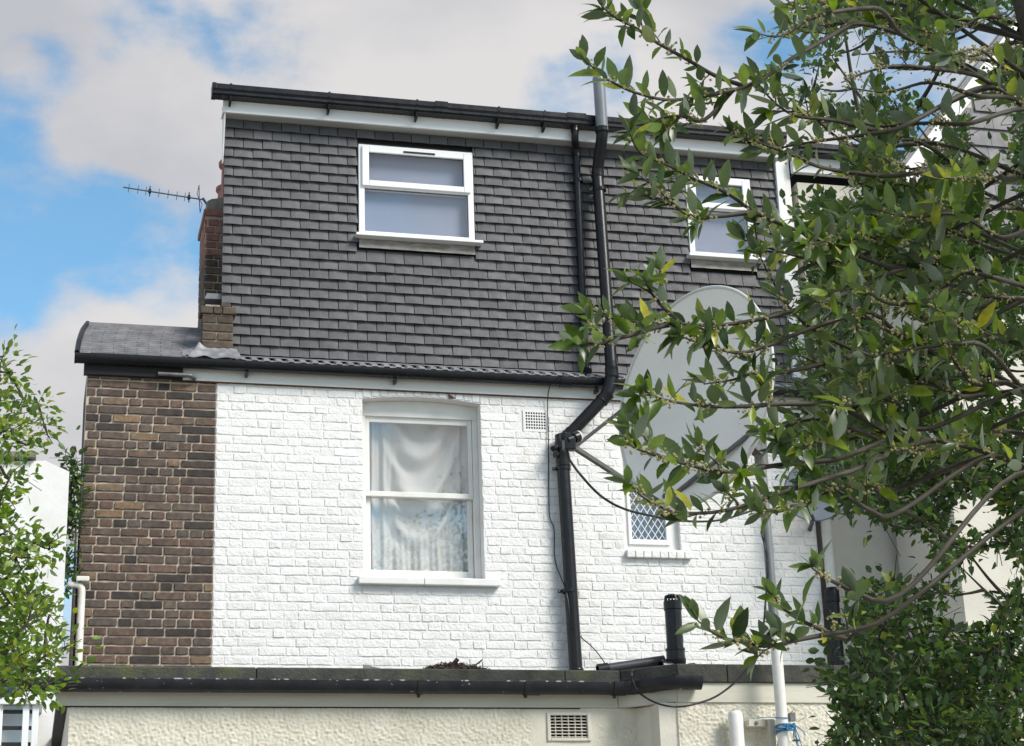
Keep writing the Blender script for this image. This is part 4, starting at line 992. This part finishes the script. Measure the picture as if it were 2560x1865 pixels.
# capped white pipe and timber bracket on the extension wall
cpx = at(1841, 1830, -3.64)
wpz = at(1841, 1776, -3.64).z
cpo = thing('capped_pipe', (cpx.x, -3.64, 0), 'white painted pipe stub with flaking paint against the roughcast wall', 'pipe')
part('pipe', MB().lathe((cpx.x, -3.64, 0), [(0, 0), (.046, 0), (.046, wpz-.03), (.04, wpz-.012), (.026, wpz), (0, wpz)], 22), 'white_pipe', cpo, smooth=50)
part('flake', MB().lathe((cpx.x, -3.64, wpz-.02), [(.0405, 0), (.035, .009), (.027, .0205), (0, .0205)], 22), 'grey_plastic', cpo, smooth=50)
bz1 = at(1900, 1810, -3.6).z
br = thing('timber_bracket', (PX-.05, -3.62, bz1), 'pale timber bracket holding the white pole to the wall', 'bracket')
bx0, bx1 = at(1868, 1810, -3.62).x, at(1962, 1810, -3.62).x
part('rail', MB().box(bx0, bx1, -3.65, -3.572, bz1-.022, bz1+.022), 'timber', br, bevel=.003)
part('post', MB().box(at(1915, 1840, -3.62).x, at(1930, 1840, -3.62).x, -3.68, -3.652, bz1-.5, bz1+.02), 'timber', br, bevel=.003)
part('brace', MB().bar((at(1921, 1850, -3.6).x, -3.63, bz1-.32), (at(1955, 1815, -3.6).x, -3.63, bz1-.02), .02, .03), 'timber', br)
part('bolt', MB().lathe((bx0+.05, -3.651, bz1), [(0, -.008), (.012, -.006), (.012, .002)], 10, (0, 1, 0)), 'strut', br)

# small grey dish by the right end of the wall
S2 = at(2045, 1222, -.45)
ms_ = thing('mini_dish', S2, 'small dark grey satellite dish at the right end of the white wall', 'satellite dish')
tc2 = (CAM-S2).normalized(); n2v = (tc2*.86 + (-_r)*.42 + _u*.28).normalized(); e1_ = (_u - n2v*_u.dot(n2v)).normalized(); e2_ = n2v.cross(e1_)
vs = []; RR = 84/FPX*(S2-CAM).dot(_f); n_a = 36
for side in (0, 1):
    for i in range(7):
        t = i/6
        for k in range(n_a): th = 2*math.pi*k/n_a; vs.append(S2+e1_*(RR*.98*t*math.cos(th))+e2_*(RR*1.1*t*math.sin(th))-n2v*(.05*(1-t*t))-n2v*(.004*side))
fs = []; o_ = 7*n_a
for i in range(6):
    for k in range(n_a): k2 = (k+1) % n_a; fs += [(i*n_a+k, i*n_a+k2, (i+1)*n_a+k2, (i+1)*n_a+k), (o_+i*n_a+k2, o_+i*n_a+k, o_+(i+1)*n_a+k, o_+(i+1)*n_a+k2)]
part('reflector', MB().add(vs, fs), 'dish_grey', ms_, smooth=180)
part('rim', MB().tube([S2+e1_*(RR*.98*math.cos(2*math.pi*k/40))+e2_*(RR*1.1*math.sin(2*math.pi*k/40)) for k in range(41)], .006, 6, cap=False), 'strut', ms_, smooth=180)
part('feed_arm', MB().bar(S2-e1_*RR*.95, S2+n2v*.3-e1_*.12, .02, .025), 'dark_strut', ms_)
part('lnb', MB().lathe(S2+n2v*.3-e1_*.1, [(0, 0), (.025, 0), (.02, .07), (0, .072)], 12, -n2v), 'dish_rim', ms_, smooth=40)
part('wall_arm', MB().tube([S2-n2v*.05, S2-n2v*.12+Vector((0, .1, -.02)), Vector((XR-.06, -.0, S2.z-.25))], .018, 10), 'strut', ms_, smooth=60)
# pipe at the right end of the white wall: pale above, black below
rx = XR+.07
rpz = at(2068, 1478, -.06).z
rd = thing('end_downpipe', (rx, -.06, 0), 'downpipe at the right end of the white wall, pale above and black below', 'downpipe')
part('upper_pipe', MB().tube([(rx, -.06, rpz), (rx, -.06, 6.5)], .045, 14), 'white_pipe', rd, smooth=50)
part('lower_pipe', MB().tube([(rx, -.06, 0), (rx, -.06, rpz+.02)], .055, 14), 'black_plastic', rd, smooth=50)
part('socket', MB().lathe((rx, -.06, rpz-.1), [(.055, 0), (.062, .005), (.062, .12), (.05, .13)], 16), 'black_plastic', rd, smooth=50)

# ------------------------------------------------------------------ cream neighbour on the right
rn = thing('cream_house', (9, .5, 0), 'cream rendered house half hidden behind the trees on the right', 'house')
part('wall', MB().box(XR+.16, 13, .1, 4, 0, 8.7), 'cream_wall', rn)
z0 = at(2060, 430, .0).z; z1 = at(2060, 402, .0).z; z2 = at(2060, 365, -.1).z
part('fascia', MB().box(DX1+.16, 9.5, .04, .098, z0, z1+.05), 'upvc', rn, bevel=.003)
part('gutter', MB().prism([(-.02+a, z1+.06+b) for a, b in op], DX1+.2, 9.5), 'black_plastic', rn)
part('flat_roof', MB().box(XR+.16, 9.5, .0, 4, z1+.15, z1+.18), 'felt', rn)
for (a, b, c, d) in ((2150, 2230, 790, 930), (2330, 2420, 1180, 1320)):
    p, q = at(a, d, .06), at(b, c, .06)
    w = part('window', MB().box(p.x, p.x+.05, .05, .12, p.z, q.z).box(q.x-.05, q.x, .05, .12, p.z, q.z).box(p.x+.05, q.x-.05, .051, .12, q.z-.05, q.z).box(p.x+.05, q.x-.05, .051, .12, p.z, p.z+.05), 'upvc', rn, bevel=.004)
    part('pane', MB().box(p.x+.05, q.x-.05, .085, .09, p.z+.05, q.z-.05), 'blind', w)
# grey slated gable with white bargeboard further right
GYY = -1.2
g0, g1, g2 = at(2232, 470, GYY), at(2600, -10, GYY), at(2300, 1000, GYY)
gh = thing('slate_gable', (g1.x+1.5, GYY, 0), 'grey slate hung gable with white sloping bargeboard behind the trees', 'house')
dxg, dzg = g1.x-g0.x, g1.z-g0.z
apex = Vector((g0.x+dxg*2.2, GYY, g0.z+dzg*2.2)); xr = g0.x+2*(apex.x-g0.x)
zmid = at(2420, 760, GYY).z
part('wall', MB().prism([(g0.x+.25, 0), (xr, 0), (xr, g0.z), (apex.x, apex.z), (g0.x+.25, g0.z+.25*dzg/dxg)], GYY+.03, GYY+1.1, 'y'), 'cream_wall', gh)
for s_, (p, q) in enumerate(((Vector((g0.x, GYY-.03, g0.z)), Vector((apex.x, GYY-.03, apex.z))), (Vector((xr, GYY-.03, g0.z)), Vector((apex.x+.01, GYY-.03, apex.z))))):
    part('bargeboard', MB().bar(p, q, .05, .15), 'upvc', gh, bevel=.004)
    part('verge', MB().bar(p+Vector((0, .08, .09)), q+Vector((0, .08, .09)), .22, .035), 'roof_slate', gh)
z = zmid; k = 0; sm = {}
while z < apex.z-.2:
    xl = max(g0.x+.3, g0.x + (z+.16-g0.z)/dzg*dxg + .08) if z > g0.z-.3 else g0.x+.3
    x = xl - (0 if k % 2 else .1)
    while x < min(xl+2.2, xr-.3):
        a, b = max(x, xl), x+.2; px = proj((b, GYY, z))
        if b-a > .05 and px[0] < 2650 and px[1] > -80:
            part('slate', MB().prism([(GYY+.0, z), (GYY+.008, z), (GYY+.028, z+.2), (GYY+.022, z+.2)], a+.002, b-.002), 'roof_slate', gh)
        x += .2
    z += .17; k += 1

# ------------------------------------------------------------------ white house far left
LX1 = at(168, 1300, -.6).x
ln = thing('white_house', (LX1-2, 1, 0), 'white rendered building low behind the left hand tree', 'house')
lz1 = at(140, 1178, -.6).z
part('wall', MB().prism([(LX1, 0), (LX1, lz1), (LX1-.18, lz1+.08), (LX1-1.2, lz1+.02), (LX1-3.5, lz1-.05), (LX1-3.5, 0)], -.6, 3, 'y'), 'white_render', ln)
part('coping', MB().box(LX1-3.5, LX1-.25, -.65, -.5, lz1+.09, lz1+.13), 'cement', ln)
# conservatory window below it
cw0, cw1 = at(8, 1800, -1.0), at(98, 1800, -1.0)
cwz0, cwz1 = at(50, 1900, -1.0).z, at(50, 1762, -1.0).z
cv_ = thing('side_porch', (cw0.x+.1, -.6, 0), 'white framed glazed porch at the bottom left corner', 'porch')
fr = MB().box(cw0.x-.4, cw1.x, -1.0, -.4, 0, cwz0)
part('base_wall', fr, 'white_render', cv_)
for x in (cw0.x-.4, cw0.x-.05, cw0.x+.13, cw1.x-.05):
    part('mullion', MB().box(x, x+.045, -1.0, -.94, cwz0, cwz1), 'upvc', cv_, bevel=.004)
part('head', MB().box(cw0.x-.42, cw1.x+.02, -1.03, -.4, cwz1, cwz1+.05), 'upvc', cv_, bevel=.004)
for i in range(1, 4):
    z = cwz0+(cwz1-cwz0)*i/3.4
    part('glazing_bar', MB().box(cw0.x-.35, cw1.x-.05, -.985, -.955, z-.012, z+.012), 'dark', cv_)
part('pane', MB().box(cw0.x-.35, cw1.x-.04, -.972, -.966, cwz0, cwz1), 'pane_glass', cv_)
part('blind', MB().box(cw0.x-.4, cw1.x-.02, -.86, -.85, cwz0, cwz1), 'cloth', cv_)
part('tarpaulin', MB().prism([(cw0.x-.42, cwz1+.052), (cw0.x-.42, cwz1+.22), (cw0.x+.02, cwz1+.2), (cw0.x+.1, cwz1+.12), (cw0.x+.14, cwz1+.052)], -1.02, -.4, 'y'), 'blue_plastic', cv_, bevel=.03)

# ------------------------------------------------------------------ foliage
def leaf_template(kind, curl=.10, fold=.03, bendy=0):
    if kind == 'bay': prof = [(0, .012), (.12, .10), (.35, .175), (.6, .17), (.83, .09), (1.0, .0)]
    elif kind == 'small': prof = [(0, .02), (.3, .26), (.68, .22), (1.0, 0)]
    else: prof = [(0, .03), (.45, .25), (1, 0)]
    vs, fs = [], []
    for i, (t, w) in enumerate(prof):
        z = -curl*t*t + .02; b_ = bendy*t*t
        vs += [(t, b_-w, z+fold*w/.17+bendy*w*1.5), (t, b_, z), (t, b_+w, z+fold*w/.17-bendy*w*1.5)]
    for i in range(len(prof)-1):
        a = i*3; fs += [(a, a+3, a+4, a+1), (a+1, a+4, a+5, a+2)]
    return np.array(vs), np.array(fs)
def leaves_mesh(name, tmpl, items, mat):   # items: (pos, dir, normal, length, widthscale)
    F = tmpl[0][1]; n = len(items); VV = np.stack([t[0] for t in tmpl])[np.array([(i*7919) % len(tmpl) for i in range(n)])]; V = tmpl[0][0]; pos = np.array([i[0] for i in items]); d = np.array([i[1] for i in items]); nn = np.array([i[2] for i in items]); L = np.array([i[3] for i in items]); w = np.array([i[4] for i in items])
    d /= np.linalg.norm(d, axis=1)[:, None]; sd_ = np.cross(nn, d); sd_ /= np.linalg.norm(sd_, axis=1)[:, None]+1e-9; up_ = np.cross(d, sd_)
    P = pos[:, None, :] + L[:, None, None]*(VV[:, :, 0, None]*d[:, None, :] + VV[:, :, 1, None]*w[:, None, None]*sd_[:, None, :] + VV[:, :, 2, None]*up_[:, None, :])
    k = len(V); FF = (F[None] + (np.arange(n)*k)[:, None, None]).reshape(-1, 4)
    me = bpy.data.meshes.new(name); me.vertices.add(n*k); me.vertices.foreach_set('co', P.reshape(-1).astype(np.float32))
    nf = len(FF); me.loops.add(nf*4); me.loops.foreach_set('vertex_index', FF.reshape(-1).astype(np.int32))
    me.polygons.add(nf); me.polygons.foreach_set('loop_start', np.arange(nf, dtype=np.int32)*4); me.polygons.foreach_set('loop_total', np.full(nf, 4, dtype=np.int32))
    me.polygons.foreach_set('use_smooth', np.ones(nf, dtype=bool)); me.update(calc_edges=True); me.validate(); me.materials.append(MATS[mat]); return me
def put_leaves(tree, kind, items, mat, limit=300, hide=None):
    T = [leaf_template(kind, c_, f_, b_) for c_, f_, b_ in ((.10, .03, 0), (.26, .05, .06), (-.12, .02, -.07), (.02, .08, .1), (.4, .04, -.04))]
    mes = []
    def size(it):
        x, y, w = proj(it[0]); q = proj(it[0]+Vector(it[1]).normalized()*it[3])
        if not (10 < x < 2550 and 10 < y < 1855) or w < 0: return 0
        nv = Vector(it[2]).normalized(); return it[3]*FPX/w*(.3+abs((CAM-it[0]).normalized().dot(nv)))
    items = sorted(items, key=lambda it: -size(it))
    for V, F in T:
        me = bpy.data.meshes.new('leaf'); me.from_pydata([tuple(v) for v in V], [], [tuple(int(i) for i in f) for f in F]); me.update(); me.materials.append(MATS[mat]); me.polygons.foreach_set('use_smooth', [True]*len(me.polygons)); mes.append(me)
    for k_, it in enumerate(items[:limit]):
        d = Vector(it[1]).normalized(); sd_ = Vector(it[2]).cross(d).normalized(); up_ = d.cross(sd_); M4 = Matrix.Identity(4)
        for r_ in range(3): M4[r_][0] = d[r_]*it[3]; M4[r_][1] = sd_[r_]*it[3]*it[4]; M4[r_][2] = up_[r_]*it[3]; M4[r_][3] = it[0][r_]
        o = link('leaf', mes[k_ % 5], None, tree); o.matrix_basis = M4
    if len(items) > limit:
        o = link('foliage', leaves_mesh('foliage', T, [(tuple(i[0]), tuple(i[1]), tuple(i[2]), i[3], i[4]) for i in items[limit:]], mat), None, tree); o['kind'] = 'stuff'
def rv(r): return Vector((r.gauss(0, 1), r.gauss(0, 1), r.gauss(0, 1)))
BUD = None
def buds(m, c, n, r, spread=.012):
    for i in range(n):
        p = c + rv(r)*spread; s = r.uniform(.0034, .006)
        m.add([p+Vector((s,0,0)), p-Vector((s,0,0)), p+Vector((0,s,0)), p-Vector((0,s,0)), p+Vector((0,0,s)), p-Vector((0,0,s))], [(0,2,4),(2,1,4),(1,3,4),(3,0,4),(2,0,5),(1,2,5),(3,1,5),(0,3,5)])

# --- bay tree in the right foreground
gaps = [(2235, 815, 90, 45), (2190, 1380, 95, 85), (2280, 1400, 75, 80), (2440, 1290, 80, 60), (2480, 1430, 80, 70), (2420, 1530, 80, 50), (2060, 1500, 60, 110), (2200, 120, 110, 60), (2270, 190, 70, 60), (2130, 200, 60, 80), (2480, 330, 70, 100), (2500, 480, 60, 90), (2350, 250, 50, 60), (2330, 350, 45, 70), (2290, 420, 40, 50), (2440, 110, 60, 60), (2060, 430, 60, 60), (2110, 1640, 30, 50), (2040, 1790, 60, 100), (2000, 1500, 60, 160), (2100, 350, 70, 40), (2390, 1020, 60, 22), (2300, 1090, 60, 20), (2540, 950, 60, 60), (2030, 1262, 80, 42), (2140, 1330, 50, 60), (2120, 480, 40, 40)]
def in_gap(x, y, k=1.0):                 # where the photo shows sky or walls through the leaves
    if any(((x-a)/(w*k))**2+((y-b)/(h*k))**2 < 1 for a, b, w, h in gaps): return True
    t = ((x-2240)*320-(y-440)*410)/(320*320+410*410); return 0 < t < 1.1 and abs((x-2240)*410+(y-440)*320)/520 < 30*k
TB = Vector((at(2900, 1400, -9.9).x, -9.9, 0))
bay = thing('bay_tree', TB, 'bay tree with glossy dark leaves and cream buds reaching in from the right', 'tree')
r = random.Random(77)
trunk = smooth_path([TB, TB+Vector((-.05, .02, 1.2)), TB+Vector((.03, -.03, 2.4)), TB+Vector((-.02, .05, 3.6)), TB+Vector((-.15, .1, 4.8))])
part('trunk', MB().tube(trunk, [.11-.07*i/(len(trunk)-1) for i in range(len(trunk))], 12), 'bark', bay, smooth=60)
BR = [  # polylines in photo pixels, tip last, and depth plane at root and tip
 ([(2130, 60), (1990, 140), (1900, 200), (1817, 229), (1683, 250), (1590, 232), (1530, 205), (1495, 180), (1462, 150)], -9.95, -10.15),
 ([(1860, 215), (1790, 190), (1720, 150), (1640, 105), (1590, 70), (1540, 45), (1505, 15), (1480, -25)], -9.95, -10.1),
 ([(1830, 228), (1760, 300), (1700, 290), (1640, 300), (1590, 345)], -10, -10.1),
 ([(2200, 660), (2050, 600), (1900, 537), (1817, 483), (1727, 443), (1672, 414), (1600, 381), (1575, 335)], -9.9, -10.2),
 ([(1880, 530), (1800, 540), (1730, 540), (1690, 515), (1640, 470), (1600, 440)], -10, -10.15),
 ([(2100, 740), (2000, 772), (1890, 800), (1788, 813), (1686, 809), (1627, 807), (1536, 798), (1480, 775)], -9.9, -10.2),
 ([(1690, 809), (1627, 822), (1575, 839), (1497, 859), (1440, 862)], -10.1, -10.25),
 ([(1700, 808), (1660, 770), (1630, 735), (1615, 705)], -10.1, -10.15),
 ([(2150, 780), (2000, 831), (1926, 862), (1843, 882), (1753, 859), (1700, 840)], -9.85, -10.1),
 ([(2100, 900), (1960, 930), (1880, 935), (1830, 950), (1760, 960)], -9.8, -10.0),
 ([(2080, 1010), (1950, 1010), (1863, 1016), (1780, 1016), (1693, 1006), (1640, 992), (1610, 975)], -9.9, -10.2),
 ([(2080, 1150), (1945, 1163), (1870, 1175), (1800, 1179), (1733, 1165), (1678, 1150), (1638, 1138), (1583, 1118), (1563, 1095)], -9.9, -10.25),
 ([(2120, 1180), (2000, 1217), (1930, 1240), (1831, 1272), (1752, 1283), (1674, 1276), (1615, 1248), (1571, 1210)], -9.9, -10.25),
 ([(2160, 1570), (2045, 1590), (1984, 1602), (1924, 1615), (1864, 1607), (1803, 1592), (1771, 1574), (1743, 1550)], -9.95, -10.2),
 ([(2180, 1500), (2100, 1462), (2065, 1445), (2030, 1420)], -10.3, -10.5),
 ([(2120, 1600), (2025, 1562), (1960, 1522), (1935, 1490)], -9.9, -10.1),
 ([(2200, 330), (2080, 300), (1990, 290), (1930, 250), (1890, 200)], -9.8, -9.95),
 ([(2180, 20), (2080, 30), (2020, 50), (1950, 90), (1900, 85)], -10.2, -10.35),
 ([(2200, 440), (2060, 420), (1960, 380), (1880, 350), (1830, 330)], -9.8, -9.95),
 ([(2200, 900), (2080, 850), (1990, 790), (1930, 700), (1900, 640)], -9.8, -9.9),
 ([(2200, 1100), (2100, 1060), (2020, 1050), (1950, 1070), (1900, 1080)], -9.8, -9.95),
 ([(2250, 600), (2150, 640), (2060, 660), (1990, 640), (1920, 620), (1860, 600)], -9.7, -9.9),
 ([(2200, 1290), (2100, 1230), (2000, 1160), (1940, 1110)], -9.8, -9.9),
]
for i in range(50):                      # inner branches that fill the crown towards the trunk
    y0 = r.uniform(-60, 1250); x0 = r.uniform(2180, 2600); x1 = max(1900, x0-r.uniform(200, 330)); dy = r.uniform(-90, 60)
    BR.append(([(x0, y0-dy*.4+r.uniform(-20, 20)), ((x0*2+x1)/3, y0+r.uniform(-25, 25)), ((x0+2*x1)/3, y0+dy*.5+r.uniform(-25, 25)), (x1, y0+dy)], r.uniform(-10.0, -9.4), r.uniform(-10.15, -9.5)))
items, tw, bud = [], MB(), MB()
def leafy(path, r, items, bud, L0=.084, gap=.02, startfrac=.1, upb=.55):
    seg = 0; nextd = gap*r.random(); side = 1; tot = sum((path[i+1]-path[i]).length for i in range(len(path)-1)); acc_ = 0; ang = r.random()*6
    for i in range(len(path)-1):
        a, b = path[i], path[i+1]; l = (b-a).length; t = (b-a).normalized()
        while nextd < l:
            p = a+t*nextd; fr = (acc_+nextd)/tot
            if fr > startfrac:
                ang += 2.4+r.uniform(-.5, .5); o1 = t.orthogonal().normalized(); o2 = t.cross(o1)
                rad = o1*math.cos(ang)+o2*math.sin(ang)
                d = (t*r.uniform(.25, .9) + rad*.9 + Vector((0, 0, upb))*r.uniform(.2, 1.2)).normalized()
                nn = (Vector((0, 0, 1)) + t*.4 + rv(r)*.55).normalized()
                if abs(nn.dot(d)) > .93: nn = d.orthogonal()
                L = L0*r.uniform(.62, 1.18)*(1 if fr < .9 else .8)
                items.append((p+d*.006, d, nn, L, r.uniform(.85, 1.2)))
                if r.random() < .45: buds(bud, p+rad*.004, r.randint(3, 8), r, .0085)
            nextd += gap*r.uniform(.6, 1.4)
        nextd -= l; acc_ += l
    t = (path[-1]-path[-2]).normalized()
    for k in range(4):
        d = (t + rv(r)*.45 + Vector((0, 0, .25))).normalized(); items.append((path[-1], d, (Vector((0, 0, 1))+rv(r)*.6), L0*r.uniform(.7, 1.05), 1))
hubs, hubd, allp = [], [], []
for k, (py0, py1, yy) in enumerate(((700, 640, -9.6), (300, 60, -9.9), (980, 850, -9.4), (1150, 1080, -9.8), (450, 330, -9.3))):
    end = at(2190, py1, yy); b_ = min(trunk, key=lambda q: abs(q.z-at(2900, py0+160, -9.9).z))
    lp_ = smooth_path([b_, at(2680, py0+60, -9.85), at(2420, (py0+py1)/2+r.uniform(-15, 15), (yy-9.8)/2), end], 7)
    tw.tube(lp_, [.014-.011*i/(len(lp_)-1) for i in range(len(lp_))], 8); hubs += lp_[3:-2]; hubd += [(lp_[i-1]-lp_[i+1]).normalized() for i in range(3, len(lp_)-2)]
    leafy(lp_[8:], r, items, bud, gap=.016, startfrac=0)
for pi, (pl, ya, yb) in enumerate(BR):
    n = len(pl); path = [at(x, y, ya+(yb-ya)*i/(n-1)+ (r.uniform(-.03, .03) if 0 < i < n-1 else 0)) for i, (x, y) in enumerate(pl)]
    path = smooth_path(path, 5); m_ = len(path)
    tw.tube(path, [.0075-.0055*i/(m_-1) for i in range(m_)], 6)
    root = path[0]; tg = (root-path[2]).normalized(); near = min(allp, key=lambda q: (q-root).length) if allp else None
    if near is not None and (near-root).length < .07: tw.tube([near, root], .005, 6)
    else:
        ok = [i for i, q in enumerate(hubs) if q.x-root.x > 1.4*abs(q.z-root.z)+.12]
        if ok: bi = min(ok, key=lambda i: (hubs[i]-root).length); base = hubs[bi]; ht = hubd[bi]
        else: base = min(trunk, key=lambda q: abs(q.z-root.z+.3)); ht = Vector((1, 0, -.3)).normalized()
        ll = (base-root).length; cn = []
        for i in range(13):
            t = i/12; h1, h2, h3, h4 = 2*t**3-3*t*t+1, t**3-2*t*t+t, -2*t**3+3*t*t, t**3-t*t
            cn.append(root*h1 + tg*ll*.5*h2 + base*h3 + ht*ll*.5*h4)
        tw.tube(cn, [.0072+.0006*i/12 for i in range(13)], 6)
    allp += path[1:-1]
    inner = pi >= 23
    leafy(path[m_//5 if not inner else 0:], r, items, bud, gap=.0195 if not inner else .0165, startfrac=.04)
    # short side shoots
    for k in range(2, m_-3, 4):
        if r.random() < .42:
            t = (path[k+1]-path[k]).normalized(); d = (t*.7 + Vector((0, 0, r.uniform(-.4, .9))) + rv(r)*.35).normalized(); Ls = r.uniform(.05, .11)
            sp_ = [path[k], path[k]+d*Ls*.5+Vector((0, 0, .003)), path[k]+d*Ls]
            tw.tube(sp_, [.0028, .0022, .0015], 5); leafy(sp_, r, items, bud, L0=.074, gap=.015, startfrac=.25)
setp(part('limbs', tw, 'twig', bay, smooth=60), kind='stuff')
setp(part('buds', bud, 'blossom', bay), kind='stuff')
put_leaves(bay, 'bay', [it for it in items if not (proj(it[0])[0] > 2060 and in_gap(*proj(it[0])[:2], .9) and r.random() < .93)], 'bay_leaf')

# --- trees made of leafy sprays spread through a crown
def crown_tree(name, base, label, trunkpts, sprays, mat, kind, leafL, nleaf, seed, spread=.10, grp=None, limit=300, trunk_r=.09, ring=None):
    r = random.Random(seed); tr = thing(name, base, label, 'tree', grp)
    tp = smooth_path(trunkpts, 6); n = len(tp)
    part('trunk', MB().tube(tp, [trunk_r*(1-.75*i/(n-1)) for i in range(n)], 10), 'bark', tr, smooth=60)
    tw = MB(); items = []
    mains = []
    for k, c in enumerate(sprays):
        c = Vector(c); b = min(tp, key=lambda q: abs(q.z-(c.z-.35*abs((c-tp[0]).xy.length)))) if not mains else None
        cand = [(q, .01) for q in tp[::2]] + mains[-160:]
        q, rad = min(cand, key=lambda s: (s[0]-c).length + (0.25 if s[0].z > c.z+.1 else 0))
        mid = q.lerp(c, .5) + rv(r)*.03*(c-q).length + Vector((0, 0, -.06*(c-q).length))
        path = smooth_path([q, mid, c], 4); L_ = (c-q).length
        tw.tube(path, [max(.0025, min(.018, .006+.012*L_)*(1-.75*i/(len(path)-1))) for i in range(len(path))], 5)
        mains.append((c, .005)); mains.append((path[len(path)//2], .006))
        t = (c-q).normalized()
        for j in range(nleaf):
            off = rv(r)*spread*.55; off.z *= .8; p = c+off
            d = (off.normalized()*.7 + t*.5 + rv(r)*.5 + Vector((0, 0, .15))).normalized()
            nn = Vector((0, 0, 1))+rv(r)*.6
            if abs(nn.normalized().dot(d)) > .95: nn = d.orthogonal()
            items.append((p, d, nn, leafL*r.uniform(.6, 1.25), r.uniform(.8, 1.2)))
        for j in range(3):
            tw.tube([c, c+rv(r)*spread*.6], .0016, 4)
    setp(part('limbs', tw, 'twig', tr, smooth=60), kind='stuff')
    if name == 'small_leaved_tree': items = [it for it in items if not (in_gap(*proj(it[0])[:2], .85) and r.random() < .9)]
    put_leaves(tr, kind, items, mat, limit)
    return tr
# dense small-leaved tree on the right
r = random.Random(5)
sp = []
while len(sp) < 900:
    x, y = r.uniform(2030, 2640), r.uniform(-80, 1930)
    if y < 330 and r.random() < .35: continue
    if in_gap(x, y): continue
    if x < 2100 and 1280 < y < 1600: continue
    if 1560 < y and x < 2110-.35*(y-1560) + 0: continue
    sp.append(at(x, y, r.uniform(-8.3, -7.1)))
for i in range(24):                      # lower clump
    x, y = r.uniform(2090, 2640), r.uniform(1640, 1930); sp.append(at(x, y, r.uniform(-8.3, -7.6)))
TS = Vector((at(2780, 1500, -7.6).x, -7.6, 0))
sp.sort(key=lambda c: (c-Vector((TS.x, TS.y, c.z))).length)
crown_tree('small_leaved_tree', TS, 'dense dark green small leaved tree filling the right edge', [TS, TS+Vector((.03, 0, 1.5)), TS+Vector((-.04, .02, 3)), TS+Vector((-.1, 0, 4.4))], sp, 'small_leaf', 'small', .044, 36, 12, spread=.105)
# bright tree on the left
r = random.Random(15); sp = []
while len(sp) < 190:
    x, y = r.uniform(-160, 175), r.uniform(900, 1730)
    lim = 40+95*math.sin(max(0, min(1, (y-900)/260))*1.5)
    if 1190 < y < 1290: lim = 115
    if y < 1010 and r.random() < .5: continue
    if 1290 < y: lim = 130+40*math.sin((y-1290)/120)
    if x > lim-(48 if y < 1290 else 18): continue
    if ((x-75)/55)**2+((y-1250)/75)**2 < 1 or ((x-120)/45)**2+((y-1440)/60)**2 < 1 or ((x-150)/30)**2+((y-1560)/40)**2 < 1: continue
    sp.append(at(x, y, r.uniform(-8.2, -7.4)))
for (x, y) in ((20, 930), (40, 960), (95, 1010), (110, 1060), (60, 1000), (120, 1090), (8, 890), (120, 1640), (160, 1620), (140, 1700), (100, 1720), (60, 1700), (10, 1690)): sp.append(at(x, y, -7.8))
TL = Vector((at(-330, 1500, -7.8).x, -7.8, 0)); sp.sort(key=lambda c: (c-Vector((TL.x, TL.y, c.z))).length)
crown_tree('leafy_garden_tree', TL, 'bright green leafy tree at the left edge in front of the white building', [TL, TL+Vector((.02, 0, 1.2)), TL+Vector((.05, .02, 2.6)), TL+Vector((.08, 0, 3.3))], sp, 'bright_leaf', 'small', .034, 26, 19, spread=.07)
# climber on the left edge of the brick wall
r = random.Random(25); sp = []
for i in range(46):
    y = r.uniform(1130, 1480); x = 183 + r.uniform(-20, 10) - 12*((y-1130)/300); sp.append(at(x, y, r.uniform(-.16, -.05)))
IB = Vector((at(185, 1400, -.12).x, -.12, 0))
sp.sort(key=lambda c: c.z)
crown_tree('ivy_climber', IB, 'narrow dark green climber up the left edge of the brick wall', [IB, IB+Vector((0, 0, 2.5)), IB+Vector((.01, 0, 4.6)), IB+Vector((.0, 0, 5.2))], sp, 'small_leaf', 'small', .06, 16, 29, spread=.085, trunk_r=.025)
# two trees across the gardens, seen only as reflections in the sash panes
for k, (x, y, h, w, sd_) in enumerate(((6.5, -20.5, 10.3, 1.1, 41), (8.3, -20, 11.2, 1.5, 43))):
    r = random.Random(sd_); b = Vector((x, y, 0)); sp = []
    for i in range(130):
        v = rv(r).normalized()*r.random()**.4; sp.append(Vector((x+v.x*w, y+v.y*w, h-2.1+v.z*2.1)))
    sp.sort(key=lambda c: c.z)
    crown_tree('garden_tree', b, ('shorter' if k == 0 else 'taller') + ' leafy tree reflected in the lower pane of the sash window', [b, b+Vector((.05, 0, 4)), b+Vector((0, .05, 7)), b+Vector((0, 0, h-.8))], sp, 'far_leaf', 'far', .13, 30, sd_, spread=.42, limit=0, trunk_r=.16)
